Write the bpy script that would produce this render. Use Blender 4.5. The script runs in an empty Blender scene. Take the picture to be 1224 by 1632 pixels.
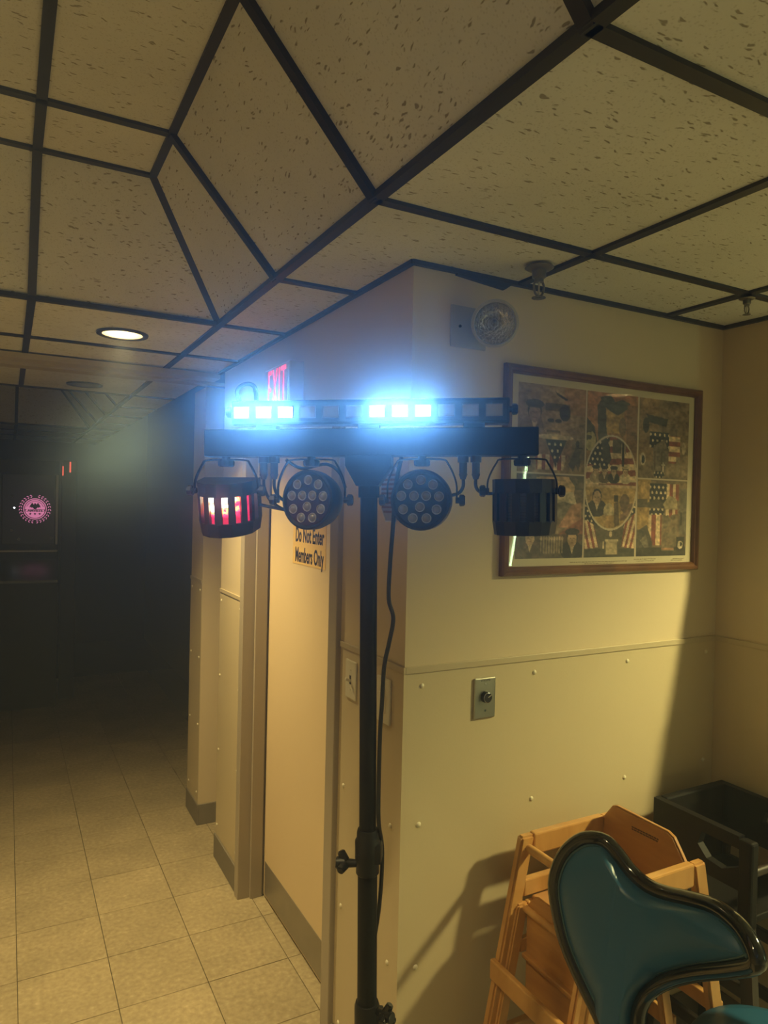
import bpy, bmesh, math, random
import numpy as np
from mathutils import Vector, Matrix

random.seed(7)
PI = math.pi
SC = bpy.context.scene
COL = SC.collection
CEIL = 2.375

# ---------------------------------------------------------------- camera
def make_camera():
    yaw, pitch, roll = 0.493126, -0.011436, 0.022262
    cy, sy, cp, sp = math.cos(yaw), math.sin(yaw), math.cos(pitch), math.sin(pitch)
    f = Vector((sy*cp, cy*cp, sp)); r = Vector((cy, -sy, 0)); u = r.cross(f)
    c, s = math.cos(roll), math.sin(roll)
    r2 = c*r + s*u; u2 = -s*r + c*u
    cd = bpy.data.cameras.new('camera')
    cd.sensor_fit = 'VERTICAL'; cd.sensor_height = 36.0; cd.lens = 36.0*1117.86/1632.0
    cd.clip_start = 0.02
    o = bpy.data.objects.new('camera', cd); COL.objects.link(o)
    m = Matrix.Identity(4)
    for i in range(3):
        m[i][0] = r2[i]; m[i][1] = u2[i]; m[i][2] = -f[i]; m[i][3] = (-0.926, -1.589, 1.743)[i]
    o.matrix_world = m
    SC.camera = o
make_camera()

# ---------------------------------------------------------------- world, haze and exposure
SC.view_settings.view_transform = 'Standard'
SC.view_settings.look = 'None'
SC.view_settings.gamma = 1.0
SC.view_settings.use_curve_mapping = False
SC.view_settings.exposure = 1.0
W = bpy.data.worlds.new('world'); SC.world = W; W.use_nodes = True
wn = W.node_tree
wn.nodes['Background'].inputs['Color'].default_value = (0.0, 0.0, 0.0, 1)
HAZE = wn.nodes.new('ShaderNodeVolumeScatter')
HAZE.inputs['Color'].default_value = (0.80, 0.90, 1.0, 1)
HAZE.inputs['Density'].default_value = 0.030
HAZE.inputs['Anisotropy'].default_value = 0.94
HAZE2 = wn.nodes.new('ShaderNodeVolumeScatter')
HAZE2.inputs['Color'].default_value = (0.36, 0.66, 1.0, 1)
HAZE2.inputs['Density'].default_value = 0.007
HAZE2.inputs['Anisotropy'].default_value = 0.0
HADD = wn.nodes.new('ShaderNodeAddShader')
wn.links.new(HAZE.outputs[0], HADD.inputs[0]); wn.links.new(HAZE2.outputs[0], HADD.inputs[1])
wn.links.new(HADD.outputs[0], wn.nodes['World Output'].inputs['Volume'])
SC.cycles.use_denoising = True
SC.cycles.adaptive_threshold = 0.015
SC.cycles.max_bounces = 8
SC.cycles.diffuse_bounces = 4
SC.cycles.volume_bounces = 1
SC.cycles.sample_clamp_indirect = 6.0

WARM = (1.0, 0.88, 0.37)        # dining side lamps
AMBER = (1.0, 0.79, 0.35)       # corridor lamps
def lamp(name, kind, loc, energy, color, parent=None, **kw):
    ld = bpy.data.lights.new(name, kind); ld.energy = energy; ld.color = color
    for k, v in kw.items(): setattr(ld, k, v)
    o = bpy.data.objects.new(name, ld); COL.objects.link(o); o.location = loc
    if parent: o.parent = parent
    return o
def aim(o, d):
    o.rotation_euler = Vector(d).to_track_quat('-Z', 'Y').to_euler()

# ---------------------------------------------------------------- materials
MATS = {}
def mat(name, col, rough=0.5, metal=0.0, noise=0.0, nscale=20.0, bump=0.0, bscale=200.0, spec=0.5, coat=0.0,
        emit=None, estr=0.0, trans=0.0):
    if name in MATS: return MATS[name]
    m = bpy.data.materials.new(name); m.use_nodes = True
    nt = m.node_tree; b = nt.nodes['Principled BSDF']
    b.inputs['Base Color'].default_value = (*col, 1)
    b.inputs['Roughness'].default_value = rough
    b.inputs['Metallic'].default_value = metal
    b.inputs['Specular IOR Level'].default_value = spec
    b.inputs['Coat Weight'].default_value = coat
    b.inputs['Transmission Weight'].default_value = trans
    if emit:
        b.inputs['Emission Color'].default_value = (*emit, 1); b.inputs['Emission Strength'].default_value = estr
    tc = nt.nodes.new('ShaderNodeTexCoord')
    if noise > 0:
        n = nt.nodes.new('ShaderNodeTexNoise'); n.inputs['Scale'].default_value = nscale; n.inputs['Detail'].default_value = 5
        nt.links.new(tc.outputs['Object'], n.inputs['Vector'])
        mx = nt.nodes.new('ShaderNodeMix'); mx.data_type = 'RGBA'
        mx.inputs['A'].default_value = (*[c*(1-noise) for c in col], 1)
        mx.inputs['B'].default_value = (*[min(1, c*(1+noise)) for c in col], 1)
        nt.links.new(n.outputs['Fac'], mx.inputs['Factor'])
        nt.links.new(mx.outputs['Result'], b.inputs['Base Color'])
    if bump > 0:
        n2 = nt.nodes.new('ShaderNodeTexNoise'); n2.inputs['Scale'].default_value = bscale; n2.inputs['Detail'].default_value = 3
        nt.links.new(tc.outputs['Object'], n2.inputs['Vector'])
        bp = nt.nodes.new('ShaderNodeBump'); bp.inputs['Strength'].default_value = bump; bp.inputs['Distance'].default_value = 0.002
        nt.links.new(n2.outputs['Fac'], bp.inputs['Height'])
        nt.links.new(bp.outputs['Normal'], b.inputs['Normal'])
    MATS[name] = m
    return m

def emitmat(name, col, s):
    return mat(name, (0.02, 0.02, 0.02), 0.4, emit=col, estr=s)

def wood(name, c1, c2, rough=0.38, axis=(3.0, 40.0, 40.0)):
    if name in MATS: return MATS[name]
    m = bpy.data.materials.new(name); m.use_nodes = True
    nt = m.node_tree; b = nt.nodes['Principled BSDF']; L = nt.links.new
    tc = nt.nodes.new('ShaderNodeTexCoord'); mp = nt.nodes.new('ShaderNodeMapping'); mp.inputs['Scale'].default_value = axis
    L(tc.outputs['Object'], mp.inputs['Vector'])
    n = nt.nodes.new('ShaderNodeTexNoise'); n.inputs['Scale'].default_value = 1.6; n.inputs['Detail'].default_value = 6
    n.inputs['Distortion'].default_value = 0.6
    L(mp.outputs[0], n.inputs['Vector'])
    r = nt.nodes.new('ShaderNodeValToRGB'); r.color_ramp.elements[0].position = 0.3; r.color_ramp.elements[1].position = 0.72
    r.color_ramp.elements[0].color = (*c1, 1); r.color_ramp.elements[1].color = (*c2, 1)
    L(n.outputs['Fac'], r.inputs['Fac']); L(r.outputs['Color'], b.inputs['Base Color'])
    b.inputs['Roughness'].default_value = rough
    b.inputs['Coat Weight'].default_value = 0.25; b.inputs['Coat Roughness'].default_value = 0.2
    MATS[name] = m
    return m

def thin_glass(name, base, rough=0.015):
    gl = bpy.data.materials.new(name); gl.use_nodes = True
    g = gl.node_tree; g.nodes.remove(g.nodes['Principled BSDF'])
    tr = g.nodes.new('ShaderNodeBsdfTransparent'); gs = g.nodes.new('ShaderNodeBsdfGlossy'); gs.inputs['Roughness'].default_value = rough
    lw = g.nodes.new('ShaderNodeLayerWeight'); lw.inputs['Blend'].default_value = 0.5
    pw = g.nodes.new('ShaderNodeMath'); pw.operation = 'POWER'; pw.inputs[1].default_value = 4.0; g.links.new(lw.outputs['Facing'], pw.inputs[0])
    fr = g.nodes.new('ShaderNodeMath'); fr.operation = 'MULTIPLY_ADD'; fr.inputs[1].default_value = 0.8; fr.inputs[2].default_value = base
    g.links.new(pw.outputs[0], fr.inputs[0])
    ms = g.nodes.new('ShaderNodeMixShader'); g.links.new(fr.outputs[0], ms.inputs[0]); g.links.new(tr.outputs[0], ms.inputs[1]); g.links.new(gs.outputs[0], ms.inputs[2])
    g.links.new(ms.outputs[0], g.nodes['Material Output'].inputs['Surface'])
    return gl

def ceiling_tile_mat():
    m = bpy.data.materials.new('fissured_tile'); m.use_nodes = True
    nt = m.node_tree; b = nt.nodes['Principled BSDF']; L = nt.links.new
    tc = nt.nodes.new('ShaderNodeTexCoord'); oi = nt.nodes.new('ShaderNodeObjectInfo')
    wmul = nt.nodes.new('ShaderNodeMath'); wmul.operation = 'MULTIPLY'; wmul.inputs[1].default_value = 37.0
    L(oi.outputs['Random'], wmul.inputs[0])
    dn = nt.nodes.new('ShaderNodeTexNoise'); dn.noise_dimensions = '4D'; dn.inputs['Scale'].default_value = 30
    L(tc.outputs['Object'], dn.inputs['Vector']); L(wmul.outputs[0], dn.inputs['W'])
    vm = nt.nodes.new('ShaderNodeVectorMath'); vm.operation = 'MULTIPLY_ADD'
    vm.inputs[1].default_value = (0.03, 0.03, 0.0)
    L(dn.outputs['Color'], vm.inputs[0]); L(tc.outputs['Object'], vm.inputs[2])
    mp = nt.nodes.new('ShaderNodeMapping'); mp.inputs['Scale'].default_value = (36, 132, 1); mp.inputs['Rotation'].default_value = (0, 0, 0.12)
    L(vm.outputs[0], mp.inputs['Vector'])
    v = nt.nodes.new('ShaderNodeTexVoronoi'); v.voronoi_dimensions = '4D'; v.inputs['Scale'].default_value = 1.0
    L(mp.outputs[0], v.inputs['Vector']); L(wmul.outputs[0], v.inputs['W'])
    r = nt.nodes.new('ShaderNodeMapRange'); r.interpolation_type = 'SMOOTHSTEP'
    r.inputs['From Min'].default_value = 0.20; r.inputs['From Max'].default_value = 0.34
    L(v.outputs['Distance'], r.inputs['Value'])
    # small pin holes
    v2 = nt.nodes.new('ShaderNodeTexVoronoi'); v2.inputs['Scale'].default_value = 140
    L(tc.outputs['Object'], v2.inputs['Vector'])
    r2 = nt.nodes.new('ShaderNodeMapRange'); r2.inputs['From Min'].default_value = 0.10; r2.inputs['From Max'].default_value = 0.34
    r2.inputs['To Min'].default_value = 0.72
    L(v2.outputs['Distance'], r2.inputs['Value'])
    mu = nt.nodes.new('ShaderNodeMath'); mu.operation = 'MULTIPLY'
    L(r.outputs[0], mu.inputs[0]); L(r2.outputs[0], mu.inputs[1])
    mx = nt.nodes.new('ShaderNodeMix'); mx.data_type = 'RGBA'
    mx.inputs['A'].default_value = (0.38, 0.35, 0.28, 1); mx.inputs['B'].default_value = (0.82, 0.82, 0.76, 1)
    L(mu.outputs[0], mx.inputs['Factor'])
    ln = nt.nodes.new('ShaderNodeTexNoise'); ln.inputs['Scale'].default_value = 3.0
    L(tc.outputs['Object'], ln.inputs['Vector'])
    mx2 = nt.nodes.new('ShaderNodeMix'); mx2.data_type = 'RGBA'; mx2.blend_type = 'MULTIPLY'; mx2.inputs['Factor'].default_value = 0.25
    L(mx.outputs['Result'], mx2.inputs['A']); L(ln.outputs['Fac'], mx2.inputs['B'])
    L(mx2.outputs['Result'], b.inputs['Base Color'])
    bp = nt.nodes.new('ShaderNodeBump'); bp.inputs['Strength'].default_value = 0.5; bp.inputs['Distance'].default_value = 0.003
    L(mu.outputs[0], bp.inputs['Height']); L(bp.outputs['Normal'], b.inputs['Normal'])
    b.inputs['Roughness'].default_value = 0.95; b.inputs['Specular IOR Level'].default_value = 0.1
    return m

def floor_tile_mat():
    m = bpy.data.materials.new('vinyl_tile'); m.use_nodes = True
    nt = m.node_tree; b = nt.nodes['Principled BSDF']; L = nt.links.new
    tc = nt.nodes.new('ShaderNodeTexCoord'); oi = nt.nodes.new('ShaderNodeObjectInfo')
    ad = nt.nodes.new('ShaderNodeVectorMath'); ad.operation = 'ADD'
    L(tc.outputs['Object'], ad.inputs[0]); L(oi.outputs['Location'], ad.inputs[1])
    n = nt.nodes.new('ShaderNodeTexNoise'); n.inputs['Scale'].default_value = 55; n.inputs['Detail'].default_value = 4
    L(ad.outputs[0], n.inputs['Vector'])
    r = nt.nodes.new('ShaderNodeValToRGB'); e = r.color_ramp.elements
    e[0].position = 0.30; e[0].color = (0.285, 0.225, 0.135, 1)
    e[1].position = 0.62; e[1].color = (0.385, 0.315, 0.195, 1)
    x = e.new(0.76); x.color = (0.48, 0.405, 0.28, 1)
    L(n.outputs['Fac'], r.inputs['Fac'])
    n2 = nt.nodes.new('ShaderNodeTexNoise'); n2.inputs['Scale'].default_value = 4.5; n2.inputs['Detail'].default_value = 5
    L(ad.outputs[0], n2.inputs['Vector'])
    r2 = nt.nodes.new('ShaderNodeMapRange'); r2.inputs['From Min'].default_value = 0.3; r2.inputs['From Max'].default_value = 0.7
    r2.inputs['To Min'].default_value = 0.84; r2.inputs['To Max'].default_value = 1.06
    L(n2.outputs['Fac'], r2.inputs['Value'])
    rm = nt.nodes.new('ShaderNodeMapRange'); rm.inputs['To Min'].default_value = 0.9; rm.inputs['To Max'].default_value = 1.05
    L(oi.outputs['Random'], rm.inputs['Value'])
    mu = nt.nodes.new('ShaderNodeMath'); mu.operation = 'MULTIPLY'
    L(r2.outputs[0], mu.inputs[0]); L(rm.outputs[0], mu.inputs[1])
    sc = nt.nodes.new('ShaderNodeVectorMath'); sc.operation = 'SCALE'
    L(r.outputs['Color'], sc.inputs[0]); L(mu.outputs[0], sc.inputs['Scale'])
    L(sc.outputs[0], b.inputs['Base Color'])
    b.inputs['Roughness'].default_value = 0.55; b.inputs['Specular IOR Level'].default_value = 0.3
    return m

M_TILE = ceiling_tile_mat()
M_FLOOR = floor_tile_mat()
M_RUN = mat('black_runner', (0.012, 0.012, 0.014), 0.5)
M_WALL = mat('cream_wall_paint', (0.62, 0.51, 0.34), 0.55, noise=0.03, nscale=2.0, bump=0.12, bscale=260)
M_PANEL = mat('wainscot_plastic', (0.56, 0.465, 0.30), 0.42, noise=0.03, nscale=3.0, bump=0.10, bscale=180)
M_RAIL = mat('rail_plastic', (0.50, 0.415, 0.27), 0.4)
M_RIVET = mat('rivet_plastic', (0.72, 0.66, 0.50), 0.3)
M_BASE = mat('cove_base', (0.17, 0.145, 0.11), 0.55, noise=0.1, nscale=30)
M_DOOR = mat('door_paint', (0.72, 0.56, 0.345), 0.45, noise=0.02, nscale=3)
M_FRAME = mat('door_frame_paint', (0.37, 0.315, 0.245), 0.4)
M_KICK = mat('kick_steel', (0.36, 0.33, 0.28), 0.42, metal=0.85, noise=0.15, nscale=14)
M_BLACK = mat('black_powder_coat', (0.006, 0.0065, 0.008), 0.55, spec=0.22)
M_BLACKP = mat('black_plastic', (0.008, 0.008, 0.0095), 0.42, spec=0.35)
M_CABLE = mat('black_cable', (0.012, 0.012, 0.013), 0.45)
M_GLOSSK = mat('glossy_black_knob', (0.008, 0.008, 0.008), 0.12)
M_CHROME = mat('chrome', (0.75, 0.75, 0.75), 0.15, metal=1.0)
M_LENSOFF = mat('led_lens_unlit', (0.34, 0.34, 0.34), 0.3, spec=0.5)
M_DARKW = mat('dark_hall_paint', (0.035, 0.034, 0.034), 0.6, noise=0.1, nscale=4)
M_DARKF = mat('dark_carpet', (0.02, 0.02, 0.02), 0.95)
M_WHITEP = mat('white_switch_plastic', (0.68, 0.63, 0.50), 0.35)
M_STEEL = mat('brushed_steel_plate', (0.50, 0.49, 0.42), 0.28, metal=0.9, noise=0.05, nscale=80)
M_GREYM = mat('grey_fixture_metal', (0.22, 0.21, 0.18), 0.38, metal=0.8)

# ---------------------------------------------------------------- mesh helpers
class MB:
    def __init__(self): self.bm = bmesh.new()
    def box(self, x0, x1, y0, y1, z0, z1, bev=0.0, M=None):
        r = bmesh.ops.create_cube(self.bm, size=1.0)
        vs = r['verts']
        for v in vs:
            v.co = Vector((x0+(v.co.x+.5)*(x1-x0), y0+(v.co.y+.5)*(y1-y0), z0+(v.co.z+.5)*(z1-z0)))
        if bev > 0:
            es = list({e for v in vs for e in v.link_edges})
            rb = bmesh.ops.bevel(self.bm, geom=es, offset=bev, segments=2, affect='EDGES', profile=0.5)
            vs = list({v for f in rb['faces'] for v in f.verts} | {v for v in vs if v.is_valid})
        if M is not None: bmesh.ops.transform(self.bm, matrix=M, verts=vs)
        return self
    def hexa(self, pts):                       # eight points: bottom four then top four
        vs = [self.bm.verts.new(p) for p in pts]
        for f in ((0,3,2,1),(4,5,6,7),(0,1,5,4),(1,2,6,5),(2,3,7,6),(3,0,4,7)):
            self.bm.faces.new([vs[i] for i in f])
        return self
    def cyl(self, p, q, r, r2=None, n=20, bev=0.0):
        p = Vector(p); q = Vector(q); d = q-p
        if r2 is None: r2 = r
        res = bmesh.ops.create_cone(self.bm, cap_ends=True, segments=n, radius1=r, radius2=r2, depth=d.length)
        vs = res['verts']
        if bev > 0:
            es = [e for e in {e for v in vs for e in v.link_edges} if any(len(f.verts) > 4 for f in e.link_faces)]
            rb = bmesh.ops.bevel(self.bm, geom=es, offset=bev, segments=2, affect='EDGES')
            vs = list({v for f in rb['faces'] for v in f.verts} | {v for v in vs if v.is_valid})
            allv = set(vs)
            for v in list(vs):
                for e in v.link_edges: allv.add(e.other_vert(v))
            vs = list(allv)
        M = Matrix.Translation((p+q)/2) @ d.to_track_quat('Z', 'Y').to_matrix().to_4x4()
        bmesh.ops.transform(self.bm, matrix=M, verts=vs)
        return self
    def tube(self, pts, r, n=8, closed=False, flat=1.0, rad=None):
        P = [Vector(p) for p in pts]; N = len(P); rings = []
        up = None
        for i in range(N):
            a = P[(i-1) % N] if (closed or i > 0) else P[i]
            b = P[(i+1) % N] if (closed or i < N-1) else P[i]
            t = (b-a).normalized()
            if up is None:
                up = Vector((0, 0, 1)) if abs(t.z) < 0.9 else Vector((1, 0, 0))
            s = t.cross(up)
            if s.length < 1e-5: s = t.orthogonal()
            s.normalize(); up = s.cross(t).normalized()
            rr = rad[i] if rad else r
            rings.append([self.bm.verts.new(P[i] + s*rr*math.cos(2*PI*k/n) + up*rr*flat*math.sin(2*PI*k/n)) for k in range(n)])
        for i in range(N if closed else N-1):
            A, B = rings[i], rings[(i+1) % N]
            for k in range(n): self.bm.faces.new((A[k], A[(k+1) % n], B[(k+1) % n], B[k]))
        if not closed:
            self.bm.faces.new(rings[0][::-1]); self.bm.faces.new(rings[-1])
        return self
    def lathe(self, prof, n=32, M=None):       # prof: (radius, z)
        rings = []; new = []
        for r, z in prof:
            if r < 1e-6: ring = [self.bm.verts.new((0, 0, z))]
            else: ring = [self.bm.verts.new((r*math.cos(2*PI*k/n), r*math.sin(2*PI*k/n), z)) for k in range(n)]
            rings.append(ring); new += ring
        for A, B in zip(rings, rings[1:]):
            for k in range(n):
                a = [A[k % len(A)], A[(k+1) % len(A)]] if len(A) > 1 else [A[0]]
                b = [B[(k+1) % len(B)], B[k % len(B)]] if len(B) > 1 else [B[0]]
                if len(a)+len(b) >= 3: self.bm.faces.new(a+b)
        if M is not None: bmesh.ops.transform(self.bm, matrix=M, verts=new)
        return self
    def sphere(self, c, r, s=(1, 1, 1), n=12):
        res = bmesh.ops.create_uvsphere(self.bm, u_segments=n, v_segments=max(6, n//2), radius=r)
        for v in res['verts']: v.co = Vector(c) + Vector((v.co.x*s[0], v.co.y*s[1], v.co.z*s[2]))
        return self
    def prism(self, pts2, h0, h1, M=None):     # polygon in local XY extruded in Z
        a = [self.bm.verts.new((x, y, h0)) for x, y in pts2]; b = [self.bm.verts.new((x, y, h1)) for x, y in pts2]
        n = len(a)
        self.bm.faces.new(a[::-1]); self.bm.faces.new(b)
        for i in range(n): self.bm.faces.new((a[i], a[(i+1) % n], b[(i+1) % n], b[i]))
        if M is not None: bmesh.ops.transform(self.bm, matrix=M, verts=a+b)
        return self
    def mesh(self, name, m, smooth=False):
        bmesh.ops.recalc_face_normals(self.bm, faces=self.bm.faces)
        me = bpy.data.meshes.new(name); self.bm.to_mesh(me); self.bm.free()
        if m: me.materials.append(m)
        if smooth:
            me.polygons.foreach_set('use_smooth', [True]*len(me.polygons))
            try: me.set_sharp_from_angle(angle=math.radians(40))
            except Exception: pass
        return me
    def build(self, name, m, parent=None, smooth=False, loc=None, rot=None):
        return put(name, self.mesh(name, m, smooth), parent, loc, rot)

def put(name, me, parent=None, loc=None, rot=None):
    o = bpy.data.objects.new(name, me); COL.objects.link(o)
    if loc is not None: o.location = loc
    if rot is not None: o.rotation_euler = rot
    if parent: o.parent = parent
    return o
def tag(o, label=None, cat=None, group=None, kind=None):
    if label: o['label'] = label
    if cat: o['category'] = cat
    if group: o['group'] = group
    if kind: o['kind'] = kind
    return o
def thing(name, label, cat, loc=(0, 0, 0), rot=(0, 0, 0), group=None):
    o = bpy.data.objects.new(name, None); COL.objects.link(o); o.empty_display_size = 0.1
    o.location = loc; o.rotation_euler = rot
    return tag(o, label, cat, group)
def copy_tree(o, parent=None):
    c = o.copy(); COL.objects.link(c)
    if parent: c.parent = parent
    for ch in list(o.children): copy_tree(ch, c)
    return c
def spline(pts, k=6, closed=False):            # Catmull-Rom
    P = [Vector(p) for p in pts]; n = len(P); out = []
    for i in range(n if closed else n-1):
        g = lambda j: P[j % n] if closed else P[max(0, min(n-1, j))]
        p0, p1, p2, p3 = g(i-1), g(i), g(i+1), g(i+2)
        for j in range(k):
            t = j/k
            out.append(0.5*((2*p1)+(p2-p0)*t+(2*p0-5*p1+4*p2-p3)*t*t+(3*p1-p0-3*p2+p3)*t**3))
    if not closed: out.append(P[-1])
    return out
def text_mesh(body, size, ext=0.001, align='CENTER', spacing=1.0, bold=0.0):
    cu = bpy.data.curves.new('lettering', 'FONT'); cu.body = body; cu.size = size; cu.extrude = ext
    cu.align_x = align; cu.align_y = 'CENTER'; cu.space_character = spacing; cu.offset = bold; cu.resolution_u = 3
    o = bpy.data.objects.new('tmp', cu); COL.objects.link(o)
    dg = bpy.context.evaluated_depsgraph_get()
    me = bpy.data.meshes.new_from_object(o.evaluated_get(dg))
    bpy.data.objects.remove(o); me.name = 'lettering'
    return me

# ================================================================ STRUCTURE
# ---- floor
floor = MB().box(-2.7, 4.3, -4.2, 7.6, -0.06, -0.006).build('floor', mat('floor_joint', (0.10, 0.08, 0.05), 0.9))
tag(floor, kind='structure')
ft = MB().box(-0.1513, 0.1513, -0.1513, 0.1513, -0.006, 0.0, bev=0.0012).mesh('floor_tile', M_FLOOR)
X0, Y0 = -0.87, 1.522
for i in range(-5, 4):
    for j in range(-8, 15):
        cx, cy = X0 + (i+.5)*0.305, Y0 + (j+.5)*0.305
        if cx > 0.2 and cy > -0.1: continue
        if cx < -1.9: continue
        if cy > 5.7: continue
        if cx > 0.05 and cy < -0.6: continue
        put('floor_tile', ft, floor, (cx, cy, random.uniform(-0.0006, 0.0)))
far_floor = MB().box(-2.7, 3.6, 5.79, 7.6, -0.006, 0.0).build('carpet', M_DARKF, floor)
near_floor = MB().box(0.046, 4.3, -4.2, 0.0, -0.006, 0.0).build('dining_carpet', mat('grey_carpet', (0.26, 0.26, 0.23), 0.95, noise=0.3, nscale=90), floor)

# ---- ceiling
ceiling = MB().box(-2.75, 4.35, -4.25, 7.65, 3.0, 3.05).build('ceiling', M_DARKW)
tag(ceiling, kind='structure')
TX = [-2.69, -2.08, -1.473, -0.866, -0.26, 0.347, 0.954, 1.561, 2.168, 2.775, 3.382, 4.15]
TY = [-4.0, -3.334, -2.724, -2.114, -1.504, -0.894, -0.284, 0.326, 0.936, 1.546, 2.156, 2.966, 3.576, 4.186, 4.796, 5.406, 6.016, 6.626, 7.4]
tile_cache = {}
def flat_tile(x0, x1, y0, y1, z):
    w, d = round(x1-x0, 3), round(y1-y0, 3)
    if (w, d) not in tile_cache:
        tile_cache[(w, d)] = MB().box(-w/2, w/2, -d/2, d/2, 0.004, 0.018).mesh('ceiling_tile', M_TILE)
    put('ceiling_tile', tile_cache[(w, d)], ceiling, ((x0+x1)/2, (y0+y1)/2, z))
RW = 0.0125
def runner(p, q, w=RW, h=0.010, n=(0, 0, 1)):
    p = Vector(p); q = Vector(q); t = (q-p).normalized(); nn = Vector(n); s = t.cross(nn).normalized(); u = s.cross(t).normalized()
    pts = [p-s*w, p+s*w, q+s*w, q-s*w]
    MB().hexa([v-u*0.004 for v in pts]+[v+u*h for v in pts]).build('ceiling_runner', M_RUN, ceiling)
def in_tray(x, y, t): return t[0] < x < t[1] and t[2] < y < t[3]
trays = [(-2.08, -0.26, -2.114, 0.936), (-2.08, -0.26, 2.966, 5.406)]
xs_all = TX[:]; 
def cell_ok(xc, yc):
    if xc > 0 and yc > 0: return False
    return not any(in_tray(xc, yc, t) for t in trays)
holes = []
TRAY_Z = CEIL+0.33
CANS = [(-0.543, 1.29, CEIL), (-0.552, 2.69, CEIL), (2.05, -1.25, CEIL), (1.90, -3.20, CEIL), (-0.55, -2.75, CEIL), (-1.17, -0.60, TRAY_Z)]
def ysplit(xc): return TY
ex = sorted(set(TX + [0.0, 1.24])); ey = sorted(set(TY + [0.0]))
def cells():
    for a, b in zip(TX, TX[1:]):
        for c, d in zip(TY, TY[1:]):
            yield a, b, c, d
def place_tile(r, z):
    can = [p for p in CANS if r[0] < p[0] < r[1] and r[2] < p[1] < r[3] and abs(p[2]-z) < 0.01]
    if not can: return flat_tile(*r, z)
    px, py, _ = can[0]; bm = MB(); n = 32; R = 0.078
    hx0, hx1, hy0, hy1 = r; zz = z+0.004
    ring = [bm.bm.verts.new((px+R*math.cos(2*PI*k/n), py+R*math.sin(2*PI*k/n), zz)) for k in range(n)]
    outr = []
    for k in range(n):
        dx, dy = math.cos(2*PI*k/n), math.sin(2*PI*k/n)
        s = min(((hx1-px)/dx if dx > 1e-6 else (hx0-px)/dx if dx < -1e-6 else 9), ((hy1-py)/dy if dy > 1e-6 else (hy0-py)/dy if dy < -1e-6 else 9))
        outr.append(bm.bm.verts.new((px+dx*s, py+dy*s, zz)))
    for k in range(n):
        k2 = (k+1) % n
        bm.bm.faces.new((ring[k], ring[k2], outr[k2], outr[k]))
        A, B = outr[k].co, outr[k2].co
        if abs(A.x-B.x) > 1e-5 and abs(A.y-B.y) > 1e-5:
            cx = hx1 if max(A.x, B.x) > hx1-1e-5 else hx0; cy = hy1 if max(A.y, B.y) > hy1-1e-5 else hy0
            bm.bm.faces.new((outr[k], outr[k2], bm.bm.verts.new((cx, cy, zz))))
    ex_ = bmesh.ops.extrude_face_region(bm.bm, geom=bm.bm.faces[:])
    bmesh.ops.translate(bm.bm, vec=(0, 0, 0.012), verts=[v for v in ex_['geom'] if isinstance(v, bmesh.types.BMVert)])
    bm.build('ceiling_tile', M_TILE, ceiling)
for a, b, c, d in cells():
    # trim the border cells against the solid corner block
    rects = [(a, b, c, d)]
    if b > 0 and d > 0:
        rects = []
        if a < 0: rects.append((a, 0.0, c, d))
        if c < 0: rects.append((max(a, 0.0), b, c, 0.0))
    for r in rects:
        if cell_ok((r[0]+r[1])/2, (r[2]+r[3])/2): place_tile(r, CEIL)
def clip_runner(axis, v):
    # pieces of a grid line on the flat ceiling, outside trays and the solid block
    rng = TY if axis == 'x' else TX
    lo, hi = rng[0], rng[-1]
    cuts = sorted(set([lo, hi, 0.0] + [t[2] for t in trays] + [t[3] for t in trays] if axis == 'x' else [lo, hi, 0.0] + [t[0] for t in trays] + [t[1] for t in trays]))
    for a, b in zip(cuts, cuts[1:]):
        m = (a+b)/2
        p = (v, m) if axis == 'x' else (m, v)
        if p[0] > 0 and p[1] > 0: continue
        if any(in_tray(p[0], p[1], t) for t in trays): continue
        if axis == 'x': runner((v, a, CEIL), (v, b, CEIL))
        else: runner((a, v, CEIL), (b, v, CEIL))
for v in TX[1:-1]: clip_runner('x', v)
for v in TY[1:-1]: clip_runner('y', v)
def quad_tile(pts):
    bm = MB(); P = [Vector(p) for p in pts]
    n = (P[1]-P[0]).cross(P[2]-P[0]).normalized()
    if n.z < 0: n = -n
    # local frame so that the fissures lie in the tile plane
    xa = (P[1]-P[0]).normalized(); ya = n.cross(xa)
    M = Matrix((( xa.x, ya.x, n.x, P[0].x), (xa.y, ya.y, n.y, P[0].y), (xa.z, ya.z, n.z, P[0].z), (0, 0, 0, 1)))
    Q = [M.inverted() @ p for p in P]
    bm.hexa([(q.x, q.y, 0.004) for q in Q]+[(q.x, q.y, 0.016) for q in Q])
    o = bm.build('ceiling_tile', M_TILE, ceiling); o.matrix_world = M
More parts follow.
